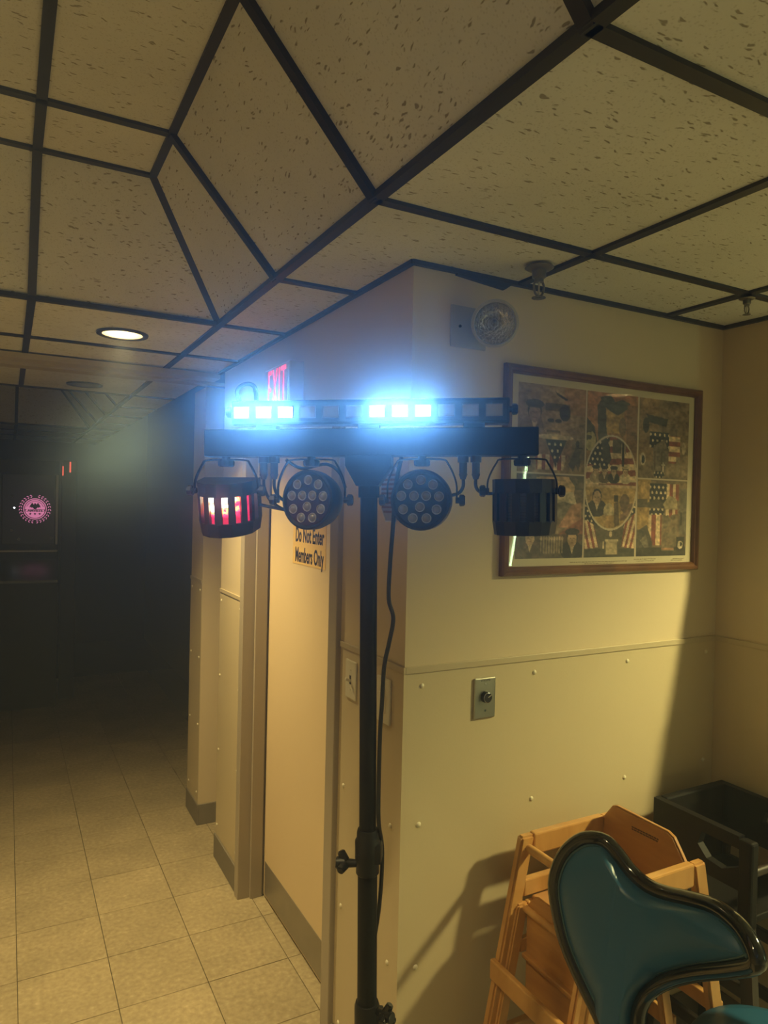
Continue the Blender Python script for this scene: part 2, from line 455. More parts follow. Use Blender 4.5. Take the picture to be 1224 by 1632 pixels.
def tray(x0, x1, y0, y1):
    ins, ine, top = 0.295, 0.335, CEIL+0.33
    a0, a1, b0, b1 = x0+ins, x1-ins, y0+ine, y1-ine
    gx = [v for v in TX if x0+0.1 < v < x1-0.1]; gy = [v for v in TY if y0+0.1 < v < y1-0.1]
    GX = [a0]+[v for v in gx if a0+0.05 < v < a1-0.05]+[a1]; GY = [b0]+[v for v in gy if b0+0.05 < v < b1-0.05]+[b1]
    for a, b in zip(GX, GX[1:]):
        for c, d in zip(GY, GY[1:]): place_tile((a, b, c, d), top)
    for v in GX[1:-1]: runner((v, b0, top), (v, b1, top))
    for v in GY[1:-1]: runner((a0, v, top), (a1, v, top))
    for xb, xt, sgn in ((x1, a1, 1), (x0, a0, -1)):
        ys_b = [y0]+[v for v in gy]+[y1]
        ys_t = [b0]+[min(max(v, b0), b1) for v in gy]+[b1]
        for k in range(len(ys_b)-1):
            if ys_t[k+1]-ys_t[k] < 1e-4: continue
            quad_tile([(xb, ys_b[k], CEIL), (xb, ys_b[k+1], CEIL), (xt, ys_t[k+1], top), (xt, ys_t[k], top)])
            if k: runner((xb, ys_b[k], CEIL), (xt, ys_t[k], top), n=(sgn*-0.33, 0, 0.295))
    for yb, yt, sgn in ((y1, b1, 1), (y0, b0, -1)):
        xs_b = [x0]+gx+[x1]; xs_t = [a0]+[min(max(v, a0), a1) for v in gx]+[a1]
        for k in range(len(xs_b)-1):
            if xs_t[k+1]-xs_t[k] < 1e-4: continue
            quad_tile([(xs_b[k], yb, CEIL), (xs_b[k+1], yb, CEIL), (xs_t[k+1], yt, top), (xs_t[k], yt, top)])
            if k: runner((xs_b[k], yb, CEIL), (xs_t[k], yt, top), n=(0, sgn*-0.33, 0.335))
    for (xb, xt) in ((x0, a0), (x1, a1)):
        for (yb, yt) in ((y0, b0), (y1, b1)):
            runner((xb, yb, CEIL), (xt, yt, top))
    for p, q in (((a0, b0), (a1, b0)), ((a1, b0), (a1, b1)), ((a1, b1), (a0, b1)), ((a0, b1), (a0, b0))):
        runner((*p, top), (*q, top))
for t in trays: tray(*t)
# black wall angles along the corner block
runner((0.0-0.006, -0.01, CEIL-0.004), (-0.006, 1.88, CEIL-0.004), w=0.008)
runner((-0.01, -0.006, CEIL-0.004), (1.24, -0.006, CEIL-0.004), w=0.008)
runner((1.234, 0.0, CEIL-0.004), (1.234, -0.26, CEIL-0.004), w=0.008)
# black wedge put in for the shadowed gap at the wall angle, beside the sprinkler
MB().hexa([(0.13, -0.012, CEIL-0.012), (0.29, -0.012, CEIL-0.026), (0.29, 0.0, CEIL-0.026), (0.13, 0.0, CEIL-0.012),
           (0.13, -0.014, CEIL+0.002), (0.33, -0.014, CEIL+0.002), (0.33, 0.0, CEIL+0.002), (0.13, 0.0, CEIL+0.002)]).build('ceiling_runner', M_RUN, ceiling)

# ---- walls of the corner block
def rivets(parent, pts, axis):
    for p in pts:
        M = Matrix.Rotation(-PI/2, 4, 'Y') if axis == 'x' else Matrix.Rotation(PI/2, 4, 'X')
        put('rivet', RIV, parent, p, M.to_euler())
RIV = MB().lathe([(0.0, 0.0045), (0.0035, 0.004), (0.0062, 0.0022), (0.0072, 0.0)], 14).mesh('rivet', M_RIVET, True)
wl = MB()
wl.box(0.0, 0.16, 0.16, 0.405, 0.0, CEIL)
wl.box(0.0, 0.16, 0.405, 1.40, 2.03, CEIL)
wl.box(0.0, 0.16, 1.40, 1.80, 0.0, CEIL)
wall_left = wl.build('wall_left', M_WALL); tag(wall_left, kind='structure')
for y0, y1 in ((0.0, 0.392), (1.425, 1.80)):
    p = MB().box(-0.003, 0.0, y0, y1, 0.0, 1.30).build('wainscot_panel', M_PANEL, wall_left)
    MB().box(-0.007, 0.0, y0 - (0.007 if y0 == 0 else 0), y1, 1.297, 1.315, bev=0.0015).build('chair_rail', M_RAIL, wall_left)
    MB().box(-0.012, -0.003, y0 + (0.0 if y0 else -0.01), y1, 0.0, 0.115, bev=0.002).build('cove_base', M_BASE, wall_left)
rivets(wall_left, [(-0.003, y, z) for y in (1.465, 1.775) for z in (1.258, 0.895, 0.532, 0.165)], 'x')
rivets(wall_left, [(-0.003, y, z) for y in (0.352, 0.053) for z in (0.875, 0.503, 0.14)], 'x')
wb = MB().box(0.0, 1.40, 0.0, 0.16, 0.0, CEIL)
wall_back = wb.build('wall_back', M_WALL); tag(wall_back, kind='structure')
MB().box(0.0, 1.24, -0.003, 0.0, 0.0, 1.30).build('wainscot_panel', M_PANEL, wall_back)
MB().box(0.0, 1.24, -0.007, 0.0, 1.297, 1.315, bev=0.0015).build('chair_rail', M_RAIL, wall_back)
MB().box(0.0, 1.24, -0.012, -0.003, 0.0, 0.115, bev=0.002).build('cove_base', M_BASE, wall_back)
MB().box(-0.0045, 0.018, -0.0045, -0.003, 0.115, 1.297).box(-0.0045, -0.003, -0.003, 0.018, 0.115, 1.297).build('corner_guard', M_PANEL, wall_back)
rivets(wall_back, [(x, -0.003, z) for x in (0.052, 0.436, 0.815, 1.19) for z in (1.262, 0.891, 0.508, 0.14)], 'y')
# short side wall, its unseen free end raked to slant the corner shadow
M_YZ = Matrix(((0, 0, 1, 0), (1, 0, 0, 0), (0, 1, 0, 0), (0, 0, 0, 1)))
RAKE = [(0.0, 0.0), (0.0, CEIL), (-0.195, CEIL), (-0.195, 1.62), (-0.52, 0.62), (-0.52, 0.0)]
wall_right = MB().prism(RAKE, 1.24, 1.34, M_YZ).build('wall_right', M_WALL); tag(wall_right, kind='structure')
MB().prism([(0.0, 0.0), (0.0, 1.30), (-0.299, 1.30), (-0.52, 0.62), (-0.52, 0.0)], 1.237, 1.24, M_YZ).build('wainscot_panel', M_PANEL, wall_right)
MB().box(1.233, 1.24, -0.296, 0.0, 1.297, 1.315, bev=0.0015).build('chair_rail', M_RAIL, wall_right)
MB().box(1.228, 1.237, -0.52, -0.012, 0.0, 0.115, bev=0.002).build('cove_base', M_BASE, wall_right)
# pillar beyond the recess
wp = MB().box(0.0, 0.6, 2.165, 2.42, 0.0, CEIL-0.03).box(0.36, 0.6, 1.80, 2.165, 0.0, CEIL)
wall_pillar = wp.build('wall_pillar', M_WALL); tag(wall_pillar, kind='structure')
MB().box(-0.003, 0.0, 2.165, 2.42, 0.0, 1.30).build('wainscot_panel', M_PANEL, wall_pillar)
MB().box(-0.007, 0.0, 2.165, 2.42, 1.297, 1.315).build('chair_rail', M_RAIL, wall_pillar)
MB().box(-0.009, 0.0, 2.156, 2.42, 0.0, 0.11, bev=0.002).box(0.0, 0.36, 2.156, 2.165, 0.0, 0.11, bev=0.002).build('cove_base', M_BASE, wall_pillar)
rivets(wall_pillar, [(-0.003, y, z) for y in (2.20, 2.38) for z in (1.258, 0.895, 0.532, 0.165)], 'x')
trim = MB().box(-2.65, 0.0, 1.885, 2.165, CEIL-0.028, CEIL-0.004).box(-2.65, 0.36, 2.0, 2.05, CEIL-0.040, CEIL-0.028).build('trim_1', mat('partition_track', (0.46, 0.42, 0.33), 0.5))
tag(trim, kind='structure')
# outer shell of the rooms
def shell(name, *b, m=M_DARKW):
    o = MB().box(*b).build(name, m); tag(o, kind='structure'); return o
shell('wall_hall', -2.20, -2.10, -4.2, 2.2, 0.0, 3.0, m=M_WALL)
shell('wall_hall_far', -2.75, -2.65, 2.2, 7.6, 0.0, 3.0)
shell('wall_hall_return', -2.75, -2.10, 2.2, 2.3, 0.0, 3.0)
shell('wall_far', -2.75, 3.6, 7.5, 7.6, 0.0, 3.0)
shell('wall_near', -2.75, 4.3, -4.25, -4.15, 0.0, 3.0, m=mat('plain_room_paint', (0.60, 0.60, 0.58), 0.6))
shell('wall_dining', 4.2, 4.3, -4.15, 0.0, 0.0, 3.0, m=mat('dim_room_paint', (0.07, 0.065, 0.05), 0.6))
shell('wall_dining_back', 1.34, 4.3, -0.02, 0.08, 0.0, 3.0, m=M_WALL)
shell('wall_far_side', 0.6, 0.7, 0.16, 7.5, 0.0, 3.0)

# ---- door and frame
door = MB().box(0.094, 0.138, 0.48, 1.352, 0.012, 2.0, bev=0.002).build('door_1', M_DOOR); tag(door, kind='structure')
MB().box(0.0915, 0.094, 0.50, 1.335, 0.022, 0.165, bev=0.0006).build('kick_plate', M_KICK, door)
fr = MB()
fr.box(-0.018, 0.16, 0.400, 0.462, 0.0, 2.055, bev=0.003)
fr.box(0.045, 0.088, 0.462, 0.476, 0.0, 2.005)
fr.box(-0.018, 0.16, 1.374, 1.425, 0.0, 2.055, bev=0.003)
fr.box(0.035, 0.088, 1.358, 1.374, 0.0, 2.005, bev=0.002)
fr.box(-0.018, 0.16, 0.462, 1.374, 2.005, 2.055, bev=0.003)
fr.build('door_frame', M_FRAME, door)

# ================================================================ LIGHT FIXTURES IN THE CEILING
def can_light(x, y, label, lit, energy=0, size=115, blend=1.0, col=WARM, soft=0.05, z=CEIL):
    t = thing('recessed_downlight', label, 'ceiling light', (x, y, z))
    MB().lathe([(0.074, 0.004), (0.074, -0.002), (0.080, -0.005), (0.094, -0.004), (0.096, 0.002), (0.096, 0.003), (0.078, 0.004)], 40).build('trim_ring', mat('dark_trim_ring', (0.035, 0.032, 0.03), 0.35), t, True)
    MB().lathe([(0.074, 0.0), (0.070, 0.05), (0.060, 0.11), (0.0, 0.112)], 40).build('reflector', mat('reflector_lit_tone', (0.75, 0.68, 0.52), 0.3, metal=0.6) if lit else mat('reflector_unlit_tone', (0.22, 0.20, 0.17), 0.5), t, True)  # same reflector in both
    if lit:
        MB().lathe([(0.0, 0.020), (0.045, 0.024), (0.056, 0.040), (0.045, 0.100), (0.0, 0.102)], 32).build('bulb', emitmat('lamp_glow', (1.0, 0.78, 0.42), 9.0), t, True)
        lamp('downlight', 'SPOT', (0, 0, 0.012), energy, col, t, spot_size=math.radians(size), spot_blend=blend, shadow_soft_size=soft)
    else:
        MB().lathe([(0.0, 0.035), (0.05, 0.045), (0.056, 0.1), (0.0, 0.102)], 24).build('bulb', mat('unlit_bulb', (0.35, 0.33, 0.28), 0.3), t, True)
    return t
can_light(-0.543, 1.29, 'lit recessed downlight with dark trim ring glowing in corridor ceiling tile', True, 115, 110, 1.0, AMBER)
can_light(-0.552, 2.69, 'unlit recessed downlight in the ceiling beyond the partition track', False)
# lamps of the same kind over the dining side and behind the camera
for x, y, e_, sz, bl, c, sf, zc, nm in ((2.05, -1.25, 262, 156, 0.5, WARM, 0.11, CEIL, 'lit recessed downlight over the dining side right of the frame'),
                                   (-1.17, -0.60, 95, 96, 1.0, AMBER, 0.05, TRAY_Z, 'added unseen downlight in the raised tray left of the frame'),  # added lamp, brightens the teal chair back from the left
                                   (1.90, -3.20, 60, 120, 1.0, WARM, 0.05, CEIL, 'lit recessed downlight over the dining side far behind the camera'),
                                   (-0.55, -2.75, 60, 110, 1.0, AMBER, 0.05, CEIL, 'lit recessed downlight behind the camera over the corridor')):
    can_light(x, y, nm, True, e_, sz, bl, c, sf, zc)

# ================================================================ SPRINKLERS
def sprinkler(name_label, x, y, z, s=1.0):
    t = thing('fire_sprinkler', name_label, 'sprinkler', (x, y, z))
    MB().lathe([(0.0, 0.0), (0.036*s, 0.0), (0.038*s, -0.003*s), (0.030*s, -0.008*s), (0.014*s, -0.010*s), (0.0, -0.010*s)], 28).build('escutcheon', M_GREYM, t, True)
    MB().lathe([(0.0, -0.010*s), (0.018*s, -0.010*s), (0.018*s, -0.028*s), (0.012*s, -0.032*s), (0.012*s, -0.040*s), (0.0, -0.040*s)], 18).build('nozzle', M_GREYM, t, True)
    MB().tube(spline([(-0.012*s, 0, -0.038*s), (-0.017*s, 0, -0.052*s), (-0.012*s, 0, -0.070*s), (0, 0, -0.078*s)]), 0.003*s).tube(spline([(0.012*s, 0, -0.038*s), (0.017*s, 0, -0.052*s), (0.012*s, 0, -0.070*s), (0, 0, -0.078*s)]), 0.003*s).build('yoke', M_GREYM, t, True)
    MB().cyl((0, 0, -0.040*s), (0, 0, -0.072*s), 0.0025*s, n=10).build('glass_bulb', mat('sprinkler_bulb', (0.5, 0.45, 0.35), 0.1), t)
    d = MB()
    for k in range(12):
        M = Matrix.Rotation(2*PI*k/12, 4, 'Z')
        d.box(0.004*s, 0.018*s, -0.0035*s, 0.0035*s, -0.082*s, -0.080*s, M=M)
    d.cyl((0, 0, -0.084*s), (0, 0, -0.078*s), 0.009*s, n=16)
    d.build('deflector', M_GREYM, t)
sprinkler('chrome fire sprinkler hanging from ceiling above the round emergency lamp', 0.293, -0.150, CEIL-0.002, 1.0)
sprinkler('small faint fire sprinkler at the runner crossing in the upper right corner', 0.985, -0.262, CEIL-0.002, 0.6)

# ================================================================ EMERGENCY LAMP HEAD
t = thing('emergency_lamp', 'round clear ribbed emergency lamp head on square wall plate above framed print', 'emergency light', (0.175, 0.0, 2.228))
MB().box(-0.058, 0.058, -0.006, 0.0, -0.056, 0.056, bev=0.002).build('wall_plate', mat('lamp_plate', (0.40, 0.38, 0.32), 0.45), t)
MB().cyl((-0.030, -0.006, 0.0), (-0.030, -0.0085, 0.0), 0.004, n=12).build('screw', M_BLACKP, t)
MB().cyl((0.03, -0.006, 0.0), (0.038, -0.05, 0.006), 0.012).sphere((0.04, -0.055, 0.008), 0.018).build('swivel_arm', M_GREYM, t, True)
LM = Matrix.Translation((0.045, -0.055, 0.010)) @ Vector((-0.50, -0.80, -0.30)).to_track_quat('Z', 'Y').to_matrix().to_4x4()
MB().lathe([(0.0, -0.012), (0.025, -0.010), (0.050, 0.012), (0.060, 0.034), (0.062, 0.040), (0.062, 0.052), (0.056, 0.054), (0.0535, 0.050), (0.0535, 0.046)], 40, LM).build('housing', mat('lamp_housing', (0.40, 0.38, 0.31), 0.4), t, True)
MB().lathe([(0.0535, 0.047), (0.042, 0.030), (0.02, 0.016), (0.0, 0.012)], 40, LM).build('reflector', mat('lamp_reflector', (0.85, 0.83, 0.76), 0.16, metal=1.0, bump=1.0, bscale=130), t, True)
# ribbed lens
bm = MB(); n = 40; R = 0.0535; grid = {}
for i in range(n+1):
    for j in range(n+1):
        a = -1+2*i/n; b = -1+2*j/n
        q = (a*math.sqrt(1-b*b/2), b*math.sqrt(1-a*a/2))
        rr = math.hypot(*q)
        grid[i, j] = bm.bm.verts.new(LM @ Vector((q[0]*R, q[1]*R, 0.048+0.010*(1-rr*rr)+(0.0012 if i % 2 else 0.0)*(1-rr))))
for i in range(n):
    for j in range(n): bm.bm.faces.new((grid[i, j], grid[i+1, j], grid[i+1, j+1], grid[i, j+1]))
M_CLEAR = thin_glass('clear_ribbed_lens', 0.05, 0.06)
bm.build('lens', M_CLEAR, t)
rb = MB()
for k in range(-5, 6):
    u_ = k/6.0; hl = math.sqrt(1-u_*u_)*0.050
    z_ = 0.0490+0.010*(1-u_*u_)
    rb.tube([LM @ Vector((u_*0.050, -hl, 0.0505)), LM @ Vector((u_*0.050, 0, z_)), LM @ Vector((u_*0.050, hl, 0.0505))], 0.0011, n=6)
    if k % 2 == 0: rb.tube([LM @ Vector((-hl, u_*0.050, 0.0505)), LM @ Vector((0, u_*0.050, z_)), LM @ Vector((hl, u_*0.050, 0.0505))], 0.0009, n=6)
rb.build('lens_rib', thin_glass('clear_rib', 0.16, 0.12), t, True)
MB().sphere((0, 0, 0), 0.011).build('bulb', mat('grey_bulb', (0.10, 0.10, 0.09), 0.3), t, True).matrix_local = LM @ Matrix.Translation((0, 0, 0.028))

# ================================================================ EXIT SIGN
t = thing('exit_sign', 'red lit exit sign box on corridor wall above the door', 'exit sign', (0.0, 0.0, 0.0))
MB().box(-0.056, 0.0, 0.758, 1.03, 2.062, 2.245, bev=0.004).build('housing', mat('sign_housing', (0.62, 0.60, 0.52), 0.45), t)
MB().box(-0.058, -0.056, 0.768, 1.02, 2.072, 2.235).build('face_plate', mat('sign_face', (0.60, 0.58, 0.50), 0.45), t)
me = text_mesh('EXIT', 0.20, 0.0008, spacing=1.16, bold=-0.002); me.materials.append(emitmat('exit_red', (1.0, 0.05, 0.09), 1.1))
o = put('lettering', me, t); o.matrix_local = Matrix(((0, 0, -1, -0.0592), (-1, 0, 0, 0.882), (0, 1, 0, 2.152), (0, 0, 0, 1))) @ Matrix.Diagonal((0.43, 1.08, 1, 1))

# ================================================================ DOOR SIGN
t = thing('door_sign', 'yellow paper notice reading Do Not Enter Members Only on tan door', 'sign', (0.0, 0.0, 0.0))
MB().box(0.0925, 0.0938, 0.745, 1.075, 1.498, 1.74).build('paper', mat('yellow_paper', (0.78, 0.52, 0.16), 0.6), t)
M_INK = mat('navy_ink', (0.015, 0.014, 0.03), 0.5)
for s, z in (('Do Not Enter', 1.612), ('Members Only', 1.533)):
    me = text_mesh(s, 0.066, 0.0002, bold=0.0016); me.materials.append(M_INK)
    w = max(v.co.x for v in me.vertices)-min(v.co.x for v in me.vertices)
    o = put('lettering', me, t)
    o.matrix_local = Matrix(((0, 0, -1, 0.0921), (-1, 0, 0, 0.905), (0, 1, 0, z), (0, 0, 0, 1))) @ Matrix.Diagonal((0.285/w, 1.22, 1, 1))

# ================================================================ SWITCHES AND VOLUME CONTROL
t = thing('toggle_switch', 'white toggle light switch plate left of the pole beside door frame', 'light switch', (-0.003, 0.308, 1.212))
MB().box(-0.006, 0.0, -0.036, 0.036, -0.058, 0.058, bev=0.003).build('switch_plate', M_WHITEP, t)
MB().box(-0.0068, -0.005, -0.005, 0.005, -0.013, 0.013).build('slot', mat('dark_slot', (0.05, 0.04, 0.03), 0.6), t)
MB().box(-0.020, 0.0, -0.0045, 0.0045, -0.004, 0.004, bev=0.001, M=Matrix.Translation((-0.004, 0, -0.004)) @ Matrix.Rotation(0.45, 4, 'Y')).build('toggle', M_WHITEP, t)
MB().cyl((-0.006, 0, 0.030), (-0.0072, 0, 0.030), 0.003, n=10).build('screw', M_WHITEP, t)
MB().cyl((-0.006, 0, -0.030), (-0.0072, 0, -0.030), 0.003, n=10).build('screw', M_WHITEP, t)
t = thing('dimmer_switch', 'white slide dimmer plate beside the wall corner behind the hanging cord', 'light switch', (-0.003, 0.098, 1.205))
MB().box(-0.008, 0.0, -0.038, 0.038, -0.062, 0.062, bev=0.003).build('switch_plate', M_WHITEP, t)
MB().box(-0.0095, -0.006, -0.017, 0.017, -0.034, 0.034, bev=0.001).build('insert', M_WHITEP, t)
MB().box(-0.010, -0.008, -0.004, 0.004, -0.028, 0.028).build('slot', mat('grey_slot', (0.34, 0.30, 0.22), 0.6), t)
MB().box(-0.018, -0.009, -0.012, 0.012, 0.012, 0.024, bev=0.002).build('slider', M_WHITEP, t)
t = thing('volume_control', 'stainless steel wall plate with black volume knob under chair rail', 'control', (0.256, -0.003, 1.208))
MB().box(-0.036, 0.036, -0.007, 0.0, -0.057, 0.057, bev=0.003).build('face_plate', M_STEEL, t)
MB().cyl((0, -0.007, 0.004), (0, -0.020, 0.004), 0.0165, 0.0145, 28, bev=0.001).build('knob', M_BLACKP, t, True)
MB().lathe([(0.0130, 0.0), (0.0142, 0.0008), (0.0130, 0.0014)], 28, Matrix.Translation((0, -0.0195, 0.004)) @ Matrix.Rotation(PI/2, 4, 'X')).build('knob_ring', M_CHROME, t, True)
MB().box(-0.0008, 0.0008, -0.0208, -0.019, 0.001, 0.013, M=Matrix.Translation((0, 0, 0.004)) @ Matrix.Rotation(1.05, 4, 'Y')).build('pointer', M_WHITEP, t)
for z in (0.040, -0.034):
    MB().cyl((0, -0.007, z), (0, -0.0085, z), 0.0032, n=12).build('screw', M_CHROME, t)
me = text_mesh('VOLUME', 0.0085, 0.0001); me.materials.append(M_INK)
o = put('lettering', me, t, (0, -0.0072, 0.0495), (PI/2, 0, 0))

# ================================================================ STRIPED PLAQUE ON THE CORRIDOR WALL
t = thing('wall_plaque', 'small octagonal striped plaque with pale wire rim on corridor wall behind pole', 'plaque', (-0.003, 0.082, 1.772))
oc = [(0.055, 0.03), (0.022, 0.072), (-0.022, 0.072), (-0.055, 0.03), (-0.055, -0.03), (-0.022, -0.076), (0.022, -0.076), (0.055, -0.03)]
MX = Matrix(((0, 0, -1, 0), (1, 0, 0, 0), (0, 1, 0, 0), (0, 0, 0, 1)))
MB().prism(oc, 0.0, 0.006, MX).build('backing', mat('plaque_backing', (0.30, 0.27, 0.27), 0.5), t)
MB().tube([MX @ Vector((a, b, 0.007)) for a, b in oc], 0.0022, closed=True).build('rim', mat('pale_rim', (0.6, 0.58, 0.55), 0.3), t)
for k in range(9):
    yy = -0.050+0.0125*k
    hw = 0.05 if abs(yy) < 0.03 else 0.05-(abs(yy)-0.03)*0.7
    MB().box(-0.0075, -0.006, -hw, hw, yy-0.003, yy+0.003).build('stripe', mat('plaque_red', (0.17, 0.07, 0.07), 0.5), t)

# ================================================================ FRAMED PRINT
def paint_print(nx, ny):
    U, V = np.meshgrid(np.linspace(0, 1, nx), np.linspace(0, 1, ny))
    rng = np.random.default_rng(3)
    def noise(n):
        g = rng.random((n+2, n+2)); x = U*n; y = V*n; i = x.astype(int); j = y.astype(int); fx = x-i; fy = y-j
        fx = fx*fx*(3-2*fx); fy = fy*fy*(3-2*fy)
        return (g[j, i]*(1-fx)+g[j, i+1]*fx)*(1-fy)+(g[j+1, i]*(1-fx)+g[j+1, i+1]*fx)*fy
    n1 = noise(9)*.5+noise(22)*.3+noise(48)*.2
    n2 = noise(14)*.5+noise(36)*.5
    sep = lambda t: np.array([0.235, 0.175, 0.115])*(0.35+1.5*t[..., None])
    img = sep(n1)
    def A(mask, col, k=1.0):
        c = np.array(col)
        if c.ndim == 1: c = np.broadcast_to(c, img.shape)
        m = (mask.astype(float)*k)[..., None]
        img[:] = img*(1-m)+c*m
    def rect(x0, x1, y0, y1): return (U >= x0) & (U <= x1) & (V >= y0) & (V <= y1)
    def ell(cx, cy, rx, ry): return ((U-cx)/rx)**2+((V-cy)/ry)**2 <= 1
    def poly(pts):
        m = np.zeros_like(U, bool); n = len(pts)
        for i in range(n):
            (x0, y0), (x1, y1) = pts[i], pts[(i+1) % n]
            if y0 == y1: continue
            c = ((V >= min(y0, y1)) & (V < max(y0, y1)) & (U < x0+(V-y0)*(x1-x0)/(y1-y0)))
            m ^= c
        return m
    RED = (0.25, 0.055, 0.035); CRM = (0.62, 0.50, 0.34); NAVY = (0.035, 0.035, 0.045); DK = (0.04, 0.035, 0.028); BRN = (0.12, 0.085, 0.055); SKIN = (0.42, 0.29, 0.18)
    def stripes(m, period, vert=False, ph=0.0, slope=0.0):
        q = (U+slope*V if vert else V+slope*U)+ph
        A(m, CRM); A(m & ((q/period) % 1 < 0.5), RED)
    def stars(m, s=0.028, r=0.0075):
        A(m, NAVY)
        i = np.round(V/(s*1.25)); du = (U+(i % 2)*s*.5)/s; du = (du-np.round(du))*s; dv = V-i*s*1.25
        A(m & (du**2+(dv*0.71)**2 < r*r*0.6), (0.66, 0.58, 0.42))
    def bust(cx, cy, s, hair=DK, coat=DK, skin=SKIN, cap=None):
        A(ell(cx, cy+1.75*s, 1.5*s, 1.0*s*1.4), coat); A(rect(cx-.3*s, cx+.3*s, cy+.5*s, cy+1.2*s), skin)
        A(poly([(cx-.32*s, cy+.95*s), (cx+.32*s, cy+.95*s), (cx, cy+2.2*s)]), CRM, .8)
        A(ell(cx, cy-.15*s, .72*s, 1.0*s*1.2), hair); A(ell(cx, cy+.1*s, .6*s, .95*s*1.15), skin)
        A(ell(cx-.22*s, cy, .13*s, .08*s), BRN); A(ell(cx+.22*s, cy, .13*s, .08*s), BRN); A(rect(cx-.2*s, cx+.2*s, cy+.58*s, cy+.66*s), (0.2, .09, .06))
        A(ell(cx+.02*s, cy+.28*s, .1*s, .2*s), (0.33, .22, .14))
        if cap is not None:
            A(ell(cx, cy-.95*s, .95*s, .5*s), cap); A(rect(cx-.75*s, cx+.75*s, cy-.85*s, cy-.6*s), DK)
    c1, c2 = 0.362, 0.672
    # upper left: faded portraits, shield, rider on a rise
    m = rect(0, c1, 0, .505); A(m, sep(n1*.8+.25*(V < .3)), 1); A(m & (V > .42), (0.30, .20, .10), .5)
    A(m & (U > .24) & (V < .16), (0.30, .15, .09), .7)
    bust(.085, .16, .05, coat=(0.2, .14, .1), skin=(0.30, .21, .15), cap=(0.06, .055, .05))
    A(ell(.20, .20, .075, .11), (0.33, .24, .16)); A(rect(.14, .27, .10, .145), BRN); A(ell(.245, .15, .03, .05), DK)
    A(ell(.17, .20, .018, .012), DK); A(ell(.21, .20, .018, .012), DK); A(rect(.15, .22, .255, .268), BRN)
    A(poly([(.19, .03), (.26, .07), (.25, .08), (.20, .05)]), DK)
    A(poly([(.10, .30), (.29, .30), (.28, .40), (.20, .50), (.12, .44)]), (0.26, .16, .11)); stars(poly([(.14, .30), (.26, .30), (.20, .47)]), .03, .008)
    A(ell(.195, .295, .10, .016), (0.5, .42, .3)); stripes(poly([(.09, .40), (.26, .40), (.24, .485), (.10, .485)]) & ~poly([(.14, .30), (.26, .30), (.20, .47)]), .042, True)
    A(poly([(.27, .45), (.30, .37), (.315, .33), (.33, .37), (.335, .45), (.325, .49), (.31, .45), (.295, .49)]), (0.09, .07, .06)); A(ell(.318, .325, .011, .02), DK); A(rect(.318, .345, .345, .353), DK)
    A(poly([(.25, .25), (.36, .20), (.36, .29), (.30, .30)]), BRN, .6)
    # lower left: uniforms, rolled flag, crowd
    m = rect(0, c1, .515, 1); A(m, sep(n2*.9), 1); A(m & (V < .60), (0.09, .085, .075), .7)
    A(poly([(.10, .53), (.27, .52), (.31, .58), (.30, .66), (.12, .66)]), (0.50, .35, .18)); A(poly([(.20, .62), (.30, .61), (.32, .68), (.20, .70)]), (0.55, .48, .34))
    A(ell(.25, .72, .06, .05), (0.2, .18, .13)); A(poly([(.29, .69), (.345, .67), (.35, .82), (.22, .82)]), (0.44, .23, .14), .9)
    A(poly([(.22, .86), (.36, .76), (.36, .90), (.25, .92)]), (0.28, .08, .05), .8)
    A(m & (V > .86), (0.075, .062, .05), .75); bust(.075, .88, .038, coat=(0.13, .10, .075)); bust(.30, .885, .042, coat=(0.035, .03, .028), cap=(0.05, .045, .04))
    for k in range(9):
        x = .13+.014*k; A(rect(x, x+.007, .89, .97), (0.26, .21, .14)); A(ell(x+.004, .885, .006, .012), (0.4, .31, .2))
    # centre: dusk sky, raised wings, oval, tomb between flags
    m = rect(c1+.006, c2-.006, 0, 1); A(m, np.stack([0.30-.10*V+.12*n1, 0.13+.08*V+.05*n1, 0.07+.02*n1], -1)); A(rect(.45, .58, .06, .24), (0.46, .30, .08), .85)
    A(poly([(c1+.006, .16), (.41, .21), (.44, .36), (c1+.006, .36)]), (0.07, .065, .04)); A(ell(.39, .30, .03, .06) & (n2 > .5), (0.4, .36, .17))
    A(poly([(.425, .08), (.455, .03), (.475, .10), (.48, .22), (.51, .40), (.46, .42), (.435, .33)]), (0.075, .07, .065))
    A(poly([(.44, .03), (.50, .01), (.53, .05), (.57, .03), (.62, .05), (.60, .09), (.545, .13), (.50, .11), (.46, .08)]), (0.07, .075, .07))
    A(ell(.575, .20, .022, .06), (0.17, .11, .06)); A(rect(.60, .672, .06, .40), (0.17, .09, .055), .7)
    ov = ell(.517, .545, .158, .292); ovi = ell(.517, .545, .150, .281)
    A(ov, CRM); A(ovi, (0.48, .36, .22))
    up = ovi & (V < .56); stripes(up, .075, False, slope=.10); stars(ovi & poly([(.36, .43), (.42, .30), (.50, .27), (.505, .44), (.44, .45)]), .027, .008)
    A(ovi & poly([(.455, .26), (.48, .26), (.515, .40), (.50, .43), (.46, .40)]), (0.08, .075, .07)); A(ovi & rect(.52, .60, .28, .36), (0.12, .10, .08)); A(rect(.572, .578, .30, .40), CRM); A(rect(.59, .595, .29, .39), CRM); A(rect(.575, .592, .30, .44), DK)
    for x, c in ((.425, (0.34, .26, .17)), (.475, BRN), (.53, DK), (.60, (0.6, .52, .38))): bust(x, .475, .024, coat=c, cap=(0.4, .33, .22) if x == .60 else DK)
    lo = ovi & (V >= .575); A(lo, (0.43, .29, .11)); A(lo & (n1 > .52), (0.35, .23, .1), .5)
    lowmask = img.copy(); bust(.435, .635, .038, coat=(0.055, .05, .045)); img[:] = np.where(ovi[..., None] | (V < .57)[..., None], img, lowmask)
